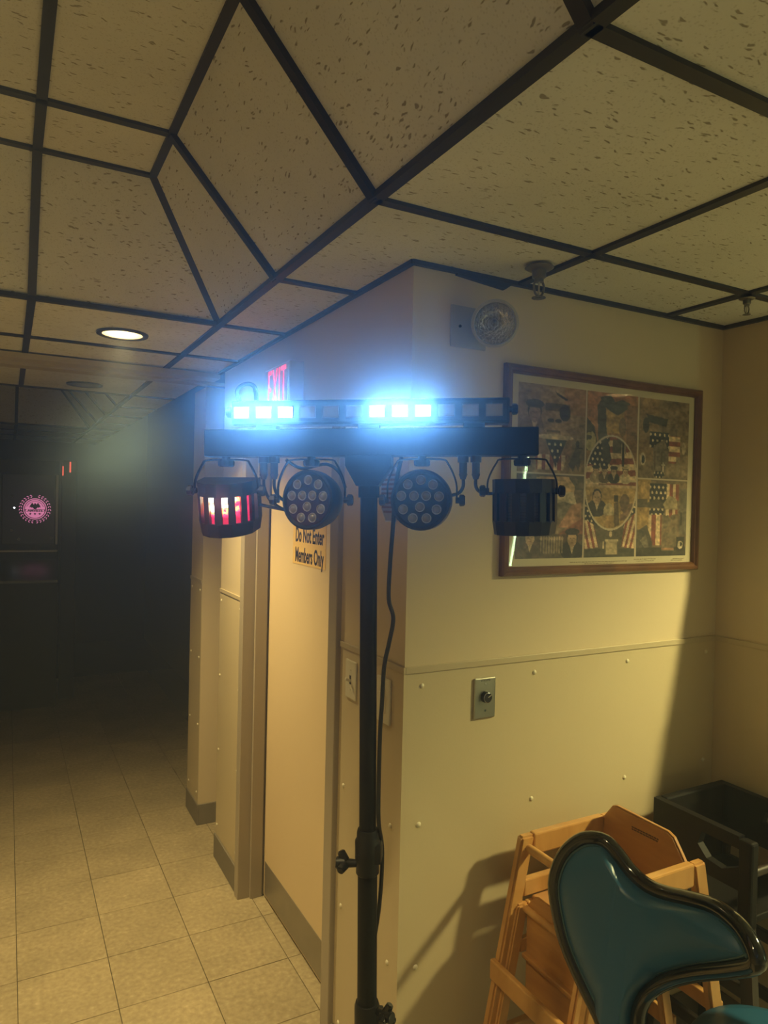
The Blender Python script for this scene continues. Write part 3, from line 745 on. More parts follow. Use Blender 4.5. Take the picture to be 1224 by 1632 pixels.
    A(ovi & ell(.505, .72, .03, .05), (0.5, .42, .27)); A(ovi & rect(.535, .56, .62, .66), DK); A(ovi & poly([(.535, .67), (.56, .66), (.57, .80), (.54, .82)]), BRN); A(ovi & ell(.60, .66, .03, .05), (0.17, .11, .08)); A(ovi & poly([(.575, .70), (.65, .66), (.64, .76), (.575, .78)]) & (n2 > .45), (0.2, .12, .09)); A(rect(.485, .53, .745, .82) & ovi, (0.40, .25, .1))
    dn = m & ~ov & (V > .60); A(dn, (0.115, .10, .075))
    stars(dn & (U < .43) & (V < .80), .024, .007); stars(dn & (U > .62) & (V < .74), .024, .007)
    stripes(dn & poly([(c1, .77), (.42, .80), (.45, .94), (c1, .95)]), .03, True, slope=-.22); stripes(dn & poly([(.60, .80), (.67, .72), (.67, .95), (.585, .94)]), .03, True, slope=.22)
    A(dn & ell(.52, .86, .008, .02), CRM); A(rect(.495, .56, .90, .985), (0.40, .34, .23)); A(rect(.488, .567, .893, .905), (0.48, .42, .3)); A(rect(.476, .481, .905, .985), CRM)
    A(dn & (V > .95) & ~rect(.488, .567, .89, .985), (0.06, .06, .045))
    # upper right
    m = rect(c2+.006, 1, 0, .505); A(m, sep(n2*.75), 1); A(m & (U < .80) & (V < .40), (0.30, .19, .09), .7); A(poly([(.72, .10), (.86, .12), (.85, .17), (.74, .15)]), (0.05, .045, .035)); A(ell(.72, .17, .02, .05), DK)
    stars(rect(.745, .87, .205, .31), .03, .008); stripes(rect(.87, .945, .225, .40), .065)
    A(poly([(.77, .30), (.84, .25), (.87, .34), (.85, .46), (.77, .46)]), (0.18, .15, .12)); A(rect(.775, .785, .33, .45), BRN); A(rect(.82, .828, .33, .45), BRN)
    A(rect(.832, .838, .40, .46), (0.55, .5, .4)); A(rect(.822, .848, .413, .421), (0.55, .5, .4)); stars(ell(.81, .478, .035, .024), .022, .006)
    A(ell(.705, .385, .018, .04), (0.48, .42, .33)); A(ell(.706, .388, .010, .026), DK); A(rect(.92, .945, .36, .48), (0.24, .19, .13)); A(ell(.97, .30, .014, .04), (0.4, .33, .24))
    # lower right
    m = rect(c2+.006, 1, .515, 1); A(m, sep(n1*.6), 1); A(m & (U < .76) & (V < .83), (0.42, .27, .08), .8); A(rect(.68, .74, .64, .69), (0.11, .09, .06))
    A(rect(.70, .735, .53, .60), (0.5, .33, .12)); stars(rect(.755, .865, .535, .69), .028, .0085); stripes(rect(.865, .945, .535, .64), .042, True)
    A(poly([(.74, .66), (.80, .63), (.86, .67), (.83, .69), (.74, .69)]), (0.09, .08, .06)); A(poly([(.84, .67), (.88, .61), (.93, .63), (.94, .70), (.86, .70)]), (0.33, .28, .18)); stars(rect(.755, .85, .695, .735), .028, .0085)
    stripes(rect(.75, .835, .735, .93), .055, True); stripes(rect(.86, .94, .70, .75), .042, True)
    A(poly([(.85, .74), (.94, .73), (.935, .95), (.84, .95)]) & (n2 > .42), (0.15, .125, .085)); A(poly([(.68, .84), (.74, .80), (.78, .92), (.76, 1), (.67, 1)]), (0.085, .08, .07)); A(poly([(.70, .90), (.735, .86), (.76, .95), (.75, .985)]), (0.24, .22, .18), .7)
    A(m & (V > .945) & ~rect(.84, .92, .945, .965), (0.045, .042, .032)); A(rect(.84, .92, .948, .962), (0.33, .17, .09)); A(m & (U > .95) & (V > .56) & (V < .86), (0.1, .11, .1), .7); A(rect(.958, .97, .72, .80), DK); A(rect(.935, .99, .88, .965), (0.02, .02, .02)); A(ell(.962, .93, .018, .026), (0.5, .45, .36)); A(ell(.968, .925, .008, .014), (0.02, .02, .02))
    for x in (c1, c2): A((np.abs(U-x) < .0045), CRM)
    A((np.abs(V-.51) < .0055) & ((U < c1) | (U > c2)), CRM)
    fine = noise(60)*.55+noise(110)*.45
    fig = noise(30)
    g = (0.45+1.1*fine)*(0.72+0.56*fig)
    keep = (np.abs(U-c1) < .0055) | (np.abs(U-c2) < .0055) | ((np.abs(V-.51) < .0065) & ((U < c1) | (U > c2)))
    keep |= ov & ~ovi
    g = np.where(keep, 1.0, g)
    tint = np.array([1.0, 0.86, 0.62])
    out = img*g[..., None]*np.array([1.12, 0.98, 0.80])
    return np.where(keep[..., None], img, out*0.8+0.2*out.mean(-1, keepdims=True)*tint*1.15)
t = thing('framed_print', 'wood framed collage print of sepia panels and flags on cream wall', 'picture', (0.0, 0.0, 0.0))
FX0, FX1, FZ0, FZ1 = 0.300, 1.122, 1.546, 2.147
M_FW = wood('brown_frame_wood', (0.10, 0.042, 0.016), (0.20, 0.09, 0.035), 0.35, (6, 6, 6))
fw = 0.026
def bar_profile(p, q, inn):
    # bevelled moulding: outer edge, raised ridge, inner lip
    p = Vector(p); q = Vector(q); inn = Vector(inn); t_ = (q-p).normalized(); out = Vector((0, -1, 0))
    prof = [(0, 0.0), (0, 0.014), (0.004, 0.020), (0.012, 0.022), (0.018, 0.015), (0.022, 0.016), (fw, 0.010), (fw, 0.0)]
    b = MB(); A = []; B = []
    for a, h in prof:
        A.append(b.bm.verts.new(p+inn*a+t_*a+out*h)); B.append(b.bm.verts.new(q+inn*a-t_*a+out*h))
    n = len(prof)
    for i in range(n): b.bm.faces.new((A[i], A[(i+1) % n], B[(i+1) % n], B[i]))
    b.bm.faces.new(A[::-1]); b.bm.faces.new(B)
    b.build('frame_rail', M_FW, t)
bar_profile((FX0, 0, FZ0), (FX1, 0, FZ0), (0, 0, 1)); bar_profile((FX0, 0, FZ1), (FX1, 0, FZ1), (0, 0, -1))
bar_profile((FX0, 0, FZ0), (FX0, 0, FZ1), (1, 0, 0)); bar_profile((FX1, 0, FZ0), (FX1, 0, FZ1), (-1, 0, 0))
MB().box(FX0+0.02, FX1-0.02, -0.005, -0.001, FZ0+0.02, FZ1-0.02).build('mat_board', mat('cream_mat_board', (0.60, 0.52, 0.36), 0.7), t)
PX0, PX1, PZ0, PZ1 = 0.351, 1.070, 1.594, 2.100
nx, ny = 320, 226
img = paint_print(nx, ny)
co = [(PX0+(PX1-PX0)*i/(nx-1), -0.0056, PZ1-(PZ1-PZ0)*j/(ny-1)) for j in range(ny) for i in range(nx)]
fc = [(j*nx+i, (j+1)*nx+i, (j+1)*nx+i+1, j*nx+i+1) for j in range(ny-1) for i in range(nx-1)]
me = bpy.data.meshes.new('print'); me.from_pydata(co, [], fc)
ca = me.color_attributes.new('ink', 'FLOAT_COLOR', 'POINT')
ca.data.foreach_set('color', np.concatenate([img.reshape(-1, 3), np.ones((nx*ny, 1))], 1).astype(np.float32).ravel())
pm = mat('printed_paper', (0.3, 0.2, 0.1), 0.6)
at = pm.node_tree.nodes.new('ShaderNodeAttribute'); at.attribute_name = 'ink'
pm.node_tree.links.new(at.outputs['Color'], pm.node_tree.nodes['Principled BSDF'].inputs['Base Color'])
me.materials.append(pm); put('print', me, t)
# caption lines and signature scribbles under the print
cb = MB()
for x0, x1, z, r in ((0.56, 0.80, 1.5805, 0.0013), (0.62, 0.74, 1.5755, 0.0010), (0.83, 0.93, 1.585, 0.0012), (0.84, 0.92, 1.579, 0.001), (1.01, 1.062, 1.584, 0.0012), (1.0, 1.055, 1.579, 0.0014)):
    x = x0
    while x < x1:
        w = random.uniform(0.004, 0.014); cb.box(x, min(x+w, x1), -0.0058, -0.005, z-r+random.uniform(-.0006, .0006), z+r); x += w+0.003
tag(cb.build('caption_scribble', mat('faint_ink', (0.30, 0.24, 0.15), 0.6), t), kind='stuff')
gl = thin_glass('picture_glass', 0.014, 0.0)
MB().box(FX0+fw-0.004, FX1-fw+0.004, -0.0105, -0.0090, FZ0+fw-0.004, FZ1-fw+0.004).build('glass_pane', gl, t)

# ================================================================ LIGHT STAND
S_ROT = (0.0, -math.radians(1.05), math.radians(-34.754))
SM = Matrix.Translation((-0.286, -0.403, 0.0)) @ Matrix.Rotation(S_ROT[2], 4, 'Z') @ Matrix.Rotation(S_ROT[1], 4, 'Y')
def at_stand(x, y, z, yaw=0.0, pitch=0.0):
    M = SM @ Matrix.Translation((x, y, z)) @ Matrix.Rotation(yaw, 4, 'Z') @ Matrix.Rotation(pitch, 4, 'X')
    return M.to_translation(), M.to_euler()
stand = thing('light_stand', 'black tripod light stand with wide crossbar carrying the stage lights', 'stand')
stand.location, stand.rotation_euler = at_stand(0, 0, 0)
MB().cyl((0, 0, 1.03), (0, 0, 1.84), 0.0165, n=28).build('upper_pole', M_BLACK, stand, True)
MB().cyl((0, 0, 0.30), (0, 0, 1.06), 0.0190, n=28).build('lower_pole', M_BLACK, stand, True)
MB().box(-0.3205, 0.3185, -0.025, 0.025, 1.834, 1.886, bev=0.002).build('crossbar', M_BLACK, stand)
hb = MB()
hb.hexa([(-0.022, -0.022, 1.777), (0.020, -0.022, 1.777), (0.020, 0.022, 1.777), (-0.022, 0.022, 1.777),
         (-0.043, -0.024, 1.815), (0.045, -0.024, 1.815), (0.045, 0.024, 1.815), (-0.043, 0.024, 1.815)])
hb.box(-0.043, 0.045, -0.024, 0.024, 1.815, 1.836); hb.cyl((0, 0, 1.755), (0, 0, 1.78), 0.0205, n=24)
hb.build('mount_bracket', M_BLACK, stand)
cl = MB().lathe([(0.0, 1.115), (0.019, 1.115), (0.021, 1.108), (0.021, 1.098), (0.0245, 1.092), (0.0245, 1.060), (0.0225, 1.050), (0.0225, 1.030), (0.019, 1.026), (0.0, 1.026)], 28)
cl.box(0.010, 0.028, -0.018, 0.018, 1.052, 1.092, bev=0.005)
cl.build('collar', M_BLACKP, stand, True)
def wing_knob(name, p, d, s, m, parent):
    b = MB(); p = Vector(p); d = Vector(d).normalized()
    b.cyl(p, p+d*0.030*s, 0.008*s, 0.010*s, 16)
    c = p+d*0.036*s; ax = d.orthogonal().normalized()
    for k in range(3):
        a = Matrix.Rotation(2*PI*k/3+0.5, 3, d) @ ax
        b.cyl(c-d*0.010*s+a*0.004*s, c+a*0.024*s, 0.011*s, 0.008*s, 12, bev=0.002*s)
    b.cyl(c-d*0.011*s, c+d*0.010*s, 0.014*s, 0.012*s, 16, bev=0.002*s)
    return b.build(name, m, parent, True)
wing_knob('collar_knob', (-0.020, -0.004, 1.048), (-1, -0.15, 0.05), 0.9, M_BLACKP, stand)
lc = MB().lathe([(0.0, 0.778), (0.022, 0.778), (0.0245, 0.770), (0.0245, 0.700), (0.022, 0.690), (0.0, 0.690)], 28)
lc.box(0.012, 0.032, -0.014, 0.014, 0.715, 0.765, bev=0.004)
lc.build('leg_collar', M_BLACKP, stand, True)
wing_knob('leg_knob', (0.022, -0.010, 0.768), (0.75, -0.6, 0.15), 0.85, M_GLOSSK, stand)
MB().lathe([(0.0, 0.335), (0.024, 0.335), (0.026, 0.325), (0.026, 0.285), (0.022, 0.275), (0.0, 0.275)], 24).build('brace_collar', M_BLACKP, stand, True)
for a in (84.0, 204.0, 324.0):
    ca_, sa_ = math.cos(math.radians(a)), math.sin(math.radians(a))
    lg = MB().tube([(0.024*ca_, 0.024*sa_, 0.705), (0.22*ca_, 0.22*sa_, 0.36), (0.42*ca_, 0.42*sa_, 0.018)], 0.0105, n=12)
    l_ = lg.build('leg', M_BLACK, stand, True)
    MB().sphere((0.42*ca_, 0.42*sa_, 0.014), 0.014).build('rubber_foot', M_BLACKP, l_, True)
    MB().tube([(0.024*ca_, 0.024*sa_, 0.305), (0.225*ca_, 0.225*sa_, 0.352)], 0.007, n=10).build('brace', M_BLACK, stand, True)

# ---- LED bar
led = thing('led_bar', 'slim black led bar with six glowing white lenses on top of crossbar', 'stage light')
led.location, led.rotation_euler = at_stand(0, 0, 1.918)
MB().box(-0.267, 0.2655, -0.020, 0.024, -0.0235, 0.0235, bev=0.002).build('housing', M_BLACKP, led)
MB().box(-0.261, 0.260, -0.0215, -0.0195, -0.018, 0.018).build('front_window', mat('bar_front', (0.018, 0.018, 0.02), 0.3), led)
for x in (-0.20, 0.0, 0.20):
    MB().box(x-0.02, x+0.02, -0.014, 0.014, -0.0325, -0.0225).build('foot', M_BLACK, led)
LX = [-0.246, -0.202, -0.159, -0.116, -0.071, -0.026, 0.018, 0.061, 0.105, 0.148, 0.193, 0.237]
M_LIT = emitmat('led_white', (0.80, 0.93, 1.0), 7.0)
M_WELL = mat('lens_well', (0.26, 0.27, 0.28), 0.35)
LIT = (0, 1, 2, 6, 7, 8)
LED_E = 5.0
for i, x in enumerate(LX):
    w = MB()
    for a0, a1, b0, b1 in ((-.0155, .0155, .0095, .0115), (-.0155, .0155, -.0115, -.0095), (-.0155, -.0135, -.0095, .0095), (.0135, .0155, -.0095, .0095)):
        w.box(x+a0, x+a1, -0.0240, -0.0215, b0, b1)
    w.build('lens_rim', M_WELL, led)
    ln = MB().box(x-0.0135, x+0.0135, -0.0225, -0.0210, -0.0095, 0.0095)
    if i in LIT: ln.lathe([(0.0, 0.0075), (0.006, 0.006), (0.0095, 0.0)], 16, Matrix.Translation((x+0.002, -0.0225, 0)) @ Matrix.Rotation(PI/2, 4, 'X'))
    else: ln.box(x-0.005, x+0.005, -0.0232, -0.0224, -0.004, 0.004)
    o = ln.build('lens', M_LIT if i in LIT else M_LENSOFF, led, True)
    if i in LIT:
        o['label'] = 'glowing white lens'
        a = lamp('led_beam', 'SPOT', (x, -0.034, 0.0), LED_E, (0.19, 0.50, 1.0), led, spot_size=math.radians(80), spot_blend=1.0, shadow_soft_size=0.008)
        a.rotation_euler = (-PI/2, 0, 0)
for s in (-1, 1):
    kx = -0.267 if s < 0 else 0.2655
    MB().cyl((kx, 0, 0.004), (kx+s*0.006, 0, 0.004), 0.006, n=14).cyl((kx+s*0.005, 0, 0.004), (kx+s*0.016, 0, 0.004), 0.011, 0.010, 8, bev=0.0015).build('end_knob', M_BLACKP, led)
MB().tube(spline([(-0.262, 0.02, 0.022), (-0.270, 0.025, 0.050), (-0.255, 0.03, 0.064), (-0.236, 0.03, 0.058), (-0.230, 0.025, 0.022)]), 0.0045).build('cable_loop', M_CABLE, led, True)

# ---- common bits
def clamp_part(parent, z):
    b = MB().cyl((0, 0, z), (0, 0, z-0.007), 0.008, n=14).cyl((0, 0, z-0.007), (0, 0, z-0.019), 0.0165, 0.0155, 10, bev=0.0015)
    b.build('clamp_knob', M_BLACKP, parent)
def side_knob(parent, x, y, z, s):
    MB().cyl((x, y, z), (x+s*0.008, y, z), 0.006, n=12).cyl((x+s*0.007, y, z), (x+s*0.018, y, z), 0.0115, 0.0105, 8, bev=0.0015).build('side_knob', M_BLACKP, parent)

# ---- derby fixtures
def derby(x, label, yaw, pitch, lit, drop=-0.090):
    t = thing('derby_light', label, 'stage light')
    t.location, t.rotation_euler = at_stand(x, 0.0, 1.834)
    MB().tube(spline([(-0.064, 0, -0.072), (-0.063, 0, -0.045), (-0.048, 0, -0.014), (-0.035, 0, -0.006), (0.035, 0, -0.006), (0.048, 0, -0.014), (0.063, 0, -0.045), (0.064, 0, -0.072)], 4), 0.0065, flat=0.28).build('yoke', M_BLACKP, t, True)
    clamp_part(t, 0.0)
    RM = Matrix.Translation((0, 0, drop)) @ Matrix.Rotation(yaw, 4, 'Z') @ Matrix.Rotation(pitch, 4, 'X')
    # body: top, bottom and back around a faceted front
    ang = [-72, -48, -24, 0, 24, 48, 72]; R = 0.066
    fp = [(R*0.88*math.sin(math.radians(a)), 0.018-R*1.12*math.cos(math.radians(a))) for a in ang]
    plan = [(-0.058, 0.050)]+fp+[(0.058, 0.050)]
    plan = [(x_, y_) for x_, y_ in plan]
    hull = MB()
    hull.prism(plan, 0.018, 0.044, RM)
    low = [(x_*0.93, y_*0.96) for x_, y_ in plan]
    a_ = [hull.bm.verts.new(RM @ Vector((x_, y_, -0.034))) for x_, y_ in plan]; b_ = [hull.bm.verts.new(RM @ Vector((x_, y_, -0.060))) for x_, y_ in low]
    hull.bm.faces.new(a_); hull.bm.faces.new(b_[::-1])
    for k in range(len(a_)): hull.bm.faces.new((a_[k], a_[(k+1) % len(a_)], b_[(k+1) % len(a_)], b_[k]))
    hull.box(-0.058, 0.058, 0.020, 0.050, -0.036, 0.020, M=RM)
    # bars between the slits: solid facets with slots left open
    slits = [-62, -38, -13, 13, 38, 62]; hw = 5.6
    edges = [-76]+[v for s_ in slits for v in (s_-hw, s_+hw)]+[76]
    for k in range(0, len(edges), 2):
        A0, A1 = edges[k], edges[k+1]
        q = []
        for aa, rr in ((A0, 1.0), (A1, 1.0), (A1, 0.90), (A0, 0.90)):
            q.append((R*0.88*rr*math.sin(math.radians(aa)), 0.018-R*1.10*rr*math.cos(math.radians(aa))))
        hull.prism(q, -0.036, 0.020, RM)
    hull.build('housing', M_BLACKP, t)
    for s_ in slits:
        b = MB(); nz = 9
        for k in range(nz):
            z0 = -0.034+0.052*k/nz; z1 = z0+0.052/nz*0.92
            q = []
            for aa, rr in ((s_-hw*1.1, 0.885), (s_+hw*1.1, 0.885), (s_+hw*1.1, 0.80), (s_-hw*1.1, 0.80)):
                q.append((R*0.88*rr*math.sin(math.radians(aa)), 0.018-R*1.10*rr*math.cos(math.radians(aa))))
            b.prism(q, z0, z1, RM)
        if lit:
            o = b.build('lens_column', M_RED, t); o['label'] = 'red glowing lens column'
        else:
            b.build('lens_column', mat('dark_lens', (0.10, 0.10, 0.11), 0.12), t)
    side_knob(t, 0.061, 0, -0.066, 1); side_knob(t, -0.061, 0, -0.066, -1)
    return t
# lit columns: hottest in the middle, red towards the lower end (the lamps behind sit high)
M_RED = bpy.data.materials.new('red_led_column'); M_RED.use_nodes = True
nt = M_RED.node_tree; b = nt.nodes['Principled BSDF']; b.inputs['Base Color'].default_value = (0.2, 0.01, 0.02, 1); b.inputs['Roughness'].default_value = 0.2
tc = nt.nodes.new('ShaderNodeTexCoord'); sx = nt.nodes.new('ShaderNodeSeparateXYZ'); nt.links.new(tc.outputs['Object'], sx.inputs[0])
def rng(v, a, b_): 
    r = nt.nodes.new('ShaderNodeMapRange'); r.inputs['From Min'].default_value = a; r.inputs['From Max'].default_value = b_; nt.links.new(v, r.inputs['Value']); return r.outputs[0]
ax = nt.nodes.new('ShaderNodeMath'); ax.operation = 'ADD'; ax.inputs[1].default_value = 0.004; nt.links.new(sx.outputs['X'], ax.inputs[0])
ab = nt.nodes.new('ShaderNodeMath'); ab.operation = 'ABSOLUTE'; nt.links.new(ax.outputs[0], ab.inputs[0])
hx = rng(ab.outputs[0], 0.052, 0.004); hz = rng(sx.outputs['Z'], -0.120, -0.092)
ns = nt.nodes.new('ShaderNodeTexNoise'); ns.inputs['Scale'].default_value = 90; nt.links.new(tc.outputs['Object'], ns.inputs['Vector'])
m1 = nt.nodes.new('ShaderNodeMath'); m1.operation = 'MULTIPLY'; nt.links.new(hx, m1.inputs[0]); nt.links.new(hz, m1.inputs[1])
m2 = nt.nodes.new('ShaderNodeMath'); m2.operation = 'MULTIPLY'; nt.links.new(m1.outputs[0], m2.inputs[0]); nt.links.new(rng(ns.outputs['Fac'], 0.3, 0.6), m2.inputs[1])
cr = nt.nodes.new('ShaderNodeValToRGB'); e = cr.color_ramp.elements; e[0].color = (0.45, 0.01, 0.05, 1); e[0].position = 0.02; e[1].color = (1, 0.02, 0.05, 1); e[1].position = 0.15
q_ = e.new(0.30); q_.color = (1, 0.35, 0.03, 1); q_ = e.new(0.46); q_.color = (1, 0.9, 0.62, 1)
nt.links.new(m2.outputs[0], cr.inputs['Fac']); nt.links.new(cr.outputs['Color'], b.inputs['Emission Color'])
st = nt.nodes.new('ShaderNodeMath'); st.operation = 'MULTIPLY_ADD'; st.inputs[1].default_value = 22.0; st.inputs[2].default_value = 0.8
nt.links.new(m2.outputs[0], st.inputs[0]); nt.links.new(st.outputs[0], b.inputs['Emission Strength'])
d1 = derby(-0.284, 'small black derby light with red glowing slits, left end of crossbar', math.radians(2), math.radians(10), True)
a = lamp('derby_beam', 'POINT', (0.0, -0.11, -0.10), 0.05, (1.0, 0.06, 0.12), d1, shadow_soft_size=0.02)
d2 = derby(0.290, 'small black unlit derby light in front of the framed print, right end', math.radians(-16), math.radians(1), False, -0.088)

# ---- par fixtures
M_PARL = mat('par_lens', (0.16, 0.16, 0.165), 0.3)
M_RIM = mat('par_lens_rim', (0.42, 0.42, 0.43), 0.4)
PL = [(0, .68), (-.45, .53), (.42, .52), (-.67, .14), (-.23, .14), (.19, .14), (.63, .12), (-.60, -.32), (-.02, -.24), (.55, -.32), (-.26, -.62), (.21, -.62)]
def par(x, label, yaw, pitch):
    t = thing('par_light', label, 'stage light')
    t.location, t.rotation_euler = at_stand(x, 0.0, 1.834)
    MB().tube(spline([(-0.066, 0, -0.084), (-0.065, 0, -0.05), (-0.050, 0, -0.015), (-0.035, 0, -0.006), (0.035, 0, -0.006), (0.050, 0, -0.015), (0.065, 0, -0.05), (0.066, 0, -0.084)], 4), 0.0065, flat=0.28).build('yoke', M_BLACKP, t, True)
    clamp_part(t, 0.0)
    RM = Matrix.Translation((0, 0, -0.084)) @ Matrix.Rotation(yaw, 4, 'Z') @ Matrix.Rotation(pitch, 4, 'X') @ Matrix.Rotation(PI/2, 4, 'X')
    MB().lathe([(0.0, 0.012), (0.050, 0.012), (0.054, 0.016), (0.058, 0.015), (0.0585, 0.008), (0.0575, -0.010), (0.052, -0.030), (0.046, -0.042), (0.0, -0.044)], 44, RM).build('housing', M_BLACKP, t, True)
    for a_, b_ in PL:
        P = RM @ Matrix.Translation((a_*0.056, b_*0.056, 0.012))
        o = MB().lathe([(0.0, 0.0042), (0.003, 0.0036), (0.0062, 0.0018), (0.0076, 0.0)], 18, P).build('lens', M_PARL, t, True)
        MB().lathe([(0.0076, 0.0), (0.0082, 0.0022), (0.0090, 0.0022), (0.0096, 0.0)], 18, P).build('lens_rim', M_RIM, o, True)
    side_knob(t, 0.064, 0, -0.084, 1); side_knob(t, -0.064, 0, -0.084, -1)
    return t
p1 = par(-0.113, 'black round led par light turned aside in front of the door sign', math.radians(-22), math.radians(-2))
p2 = par(0.102, 'black round led par light facing forward right of the pole', math.radians(-8), math.radians(-3))
# signal leads with metal plugs under the crossbar
def lead(parent, x0, pts):
    b = MB().cyl((x0, 0, 0.0), (x0, 0, -0.012), 0.0105, n=16).cyl((x0, 0, -0.012), (x0, 0, -0.034), 0.0075, n=16).cyl((x0, 0, -0.034), (x0, 0, -0.044), 0.0085, 0.005, 16)
    pl = b.build('plug', mat('plug_metal', (0.07, 0.07, 0.075), 0.35, metal=0.6), parent, True)
    MB().tube(spline([(x0, 0, -0.040)]+pts), 0.0033).build('signal_cable', M_CABLE, parent, True)
lead(d1, 0.076, [(0.077, 0, -0.060), (0.088, 0.005, -0.085), (0.110, 0.015, -0.102), (0.125, 0.03, -0.106), (0.09, 0.035, -0.100), (0.05, 0.040, -0.092)])
lead(p1, -0.074, [(-0.074, 0.002, -0.060), (-0.070, 0.012, -0.075), (-0.06, 0.03, -0.085), (-0.03, 0.036, -0.088)])
lead(p2, 0.078, [(0.078, 0, -0.058), (0.070, 0.004, -0.070), (0.056, 0.02, -0.074), (0.03, 0.036, -0.080)])
lead(d2, -0.086, [(-0.086, 0, -0.056), (-0.080, 0.01, -0.066), (-0.066, 0.03, -0.070), (-0.05, 0.042, -0.070)])
# loops of spare lead behind the left par
MB().tube(spline([(-0.058, 0.03, -0.004), (-0.03, 0.05, -0.02), (0.02, 0.045, -0.012), (0.05, 0.03, -0.03), (0.062, 0.03, -0.06)]), 0.0033).build('signal_cable', M_CABLE, p1, True)

# ---- power cord down the pole
cord = thing('power_cord', 'black power cord dangling beside the light stand pole', 'cord')
cord.location, cord.rotation_euler = at_stand(0, 0, 0)
MB().tube(spline([(0.060, 0.03, 1.834), (0.050, 0.02, 1.78), (0.046, 0.008, 1.70), (0.041, 0.004, 1.626), (0.039, 0.002, 1.56), (0.048, 0.002, 1.523), (0.040, 0.001, 1.475), (0.031, 0, 1.43), (0.027, 0, 1.36), (0.0235, -0.002, 1.299), (0.0215, -0.004, 1.19), (0.0222, -0.006, 1.13), (0.026, 0.022, 1.06), (0.020, 0.026, 0.95), (0.0, 0.027, 0.80), (0.0, 0.030, 0.60), (0.01, 0.03, 0.40), (0.03, 0.05, 0.2), (0.05, 0.10, 0.03), (0.10, 0.20, 0.008)], 6), 0.0042).build('cable', M_CABLE, cord, True)

# ================================================================ HIGH CHAIRS
M_OAK = wood('natural_oak', (0.50, 0.25, 0.075), (0.66, 0.36, 0.12), 0.36, (10, 10, 3))
M_OAK2 = wood('natural_oak_board', (0.42, 0.19, 0.055), (0.56, 0.28, 0.085), 0.36, (3, 3, 14))
M_DKW = wood('dark_stained_wood', (0.012, 0.009, 0.007), (0.030, 0.020, 0.014), 0.4, (10, 10, 3))
def high_chair(label, loc, rz, s, m, mb, mark=True):
    # front towards local -X, depth 0.34, width 0.31, height 0.838
    t = thing('high_chair', label, 'high chair', loc, (0, 0, rz)); t.scale = (s, s, s)
    H = 0.838; hw = 0.155
    def leg(x_top, x_bot, y, w=0.046, d=0.026):
        b = MB(); sy = 1 if y > 0 else -1
        b.hexa([(x_bot-w/2, y-d/2, 0), (x_bot+w/2, y-d/2, 0), (x_bot+w/2, y+d/2, 0), (x_bot-w/2, y+d/2, 0),
                (x_top-w/2, y-d/2, H-0.004), (x_top+w/2, y-d/2, H-0.004), (x_top+w/2, y+d/2, H-0.004), (x_top-w/2, y+d/2, H-0.004)])
        bmesh.ops.bevel(b.bm, geom=b.bm.edges[:], offset=0.006, segments=2, affect='EDGES')
        b.build('leg', m, t)
    xf, xb = -0.150, 0.155
    f_at = lambda z: xf - (H-z)*0.21
    r_at = lambda z: xb + (H-z)*0.21
    for y in (-hw, hw):
        leg(xf, f_at(0), y); leg(xb, r_at(0), y)
        MB().box(xf+0.02, xb-0.02, y-0.012, y+0.012, H-0.062, H-0.002, bev=0.005).build('arm_rail', m, t)
        MB().box(f_at(H-0.15)+0.02, r_at(H-0.15)-0.02, y-0.011, y+0.011, H-0.172, H-0.125, bev=0.004).build('side_rail', m, t)
        MB().box(f_at(0.30)+0.02, r_at(0.30)-0.02, y-0.011, y+0.011, 0.28, 0.32, bev=0.004).build('side_rail', m, t)
    # back board with cut top corners
    bd = MB(); pts = [(-hw+0.013, H-0.30), (hw-0.013, H-0.30), (hw-0.013, H+0.000), (hw-0.045, H+0.042), (hw-0.062, H+0.048), (-hw+0.072, H+0.048), (-hw+0.052, H+0.040), (-hw+0.013, H-0.012)]
    M = Matrix(((0, 0, 1, 0), (1, 0, 0, 0), (0, 1, 0, 0), (0, 0, 0, 1)))
    bd.prism(pts, xb-0.026, xb-0.010, M)
    bmesh.ops.bevel(bd.bm, geom=[e for e in bd.bm.edges if e.calc_length() > 0.02], offset=0.004, segments=2, affect='EDGES')
    bd.build('back_board', mb, t)
    if mark:
        mk = MB()
        for r_ in range(2):
            y = 0.035
            while y > -0.055:
                w = random.uniform(0.004, 0.011); mk.box(xb-0.0268, xb-0.0262, y-w, y, H+0.012-r_*0.006-0.0018+(0.035-y)*0.03, H+0.012-r_*0.006+0.0018+(0.035-y)*0.03); y -= w+0.002
        mk.build('stamped_mark', mat('burnt_stamp', (0.09, 0.04, 0.015), 0.6), t)
    MB().cyl((xf, -hw, H-0.038), (xf, hw, H-0.038), 0.0125, n=16).build('front_dowel', m, t, True)
    MB().box(f_at(H-0.18)+0.052, r_at(H-0.18)-0.03, -hw+0.012, hw-0.012, H-0.186, H-0.170, bev=0.004).build('seat', mb, t)
    MB().cyl((f_at(H-0.19)+0.025, -hw, H-0.195), (f_at(H-0.19)+0.025, hw, H-0.195), 0.011, n=14).build('seat_dowel', m, t, True)
    MB().box(f_at(0.49)-0.034, f_at(0.49)-0.018, -hw-0.012, hw+0.012, 0.455, 0.51, bev=0.004).build('foot_rest', m, t)
    MB().box(r_at(0.42)+0.002, r_at(0.42)+0.022, -hw-0.012, hw+0.012, 0.40, 0.44, bev=0.004).build('rear_rail', m, t)
    return t
hc = high_chair('natural wood high chair pushed against the wall under the framed print', (0.508, -0.232, 0.0), 0.0, 1.0, M_OAK, M_OAK2)
hc2 = high_chair('smaller natural wood high chair nested inside the larger one by the wall', (0.459, -0.212, 0.0), PI, 0.785, M_OAK, M_OAK2, False)
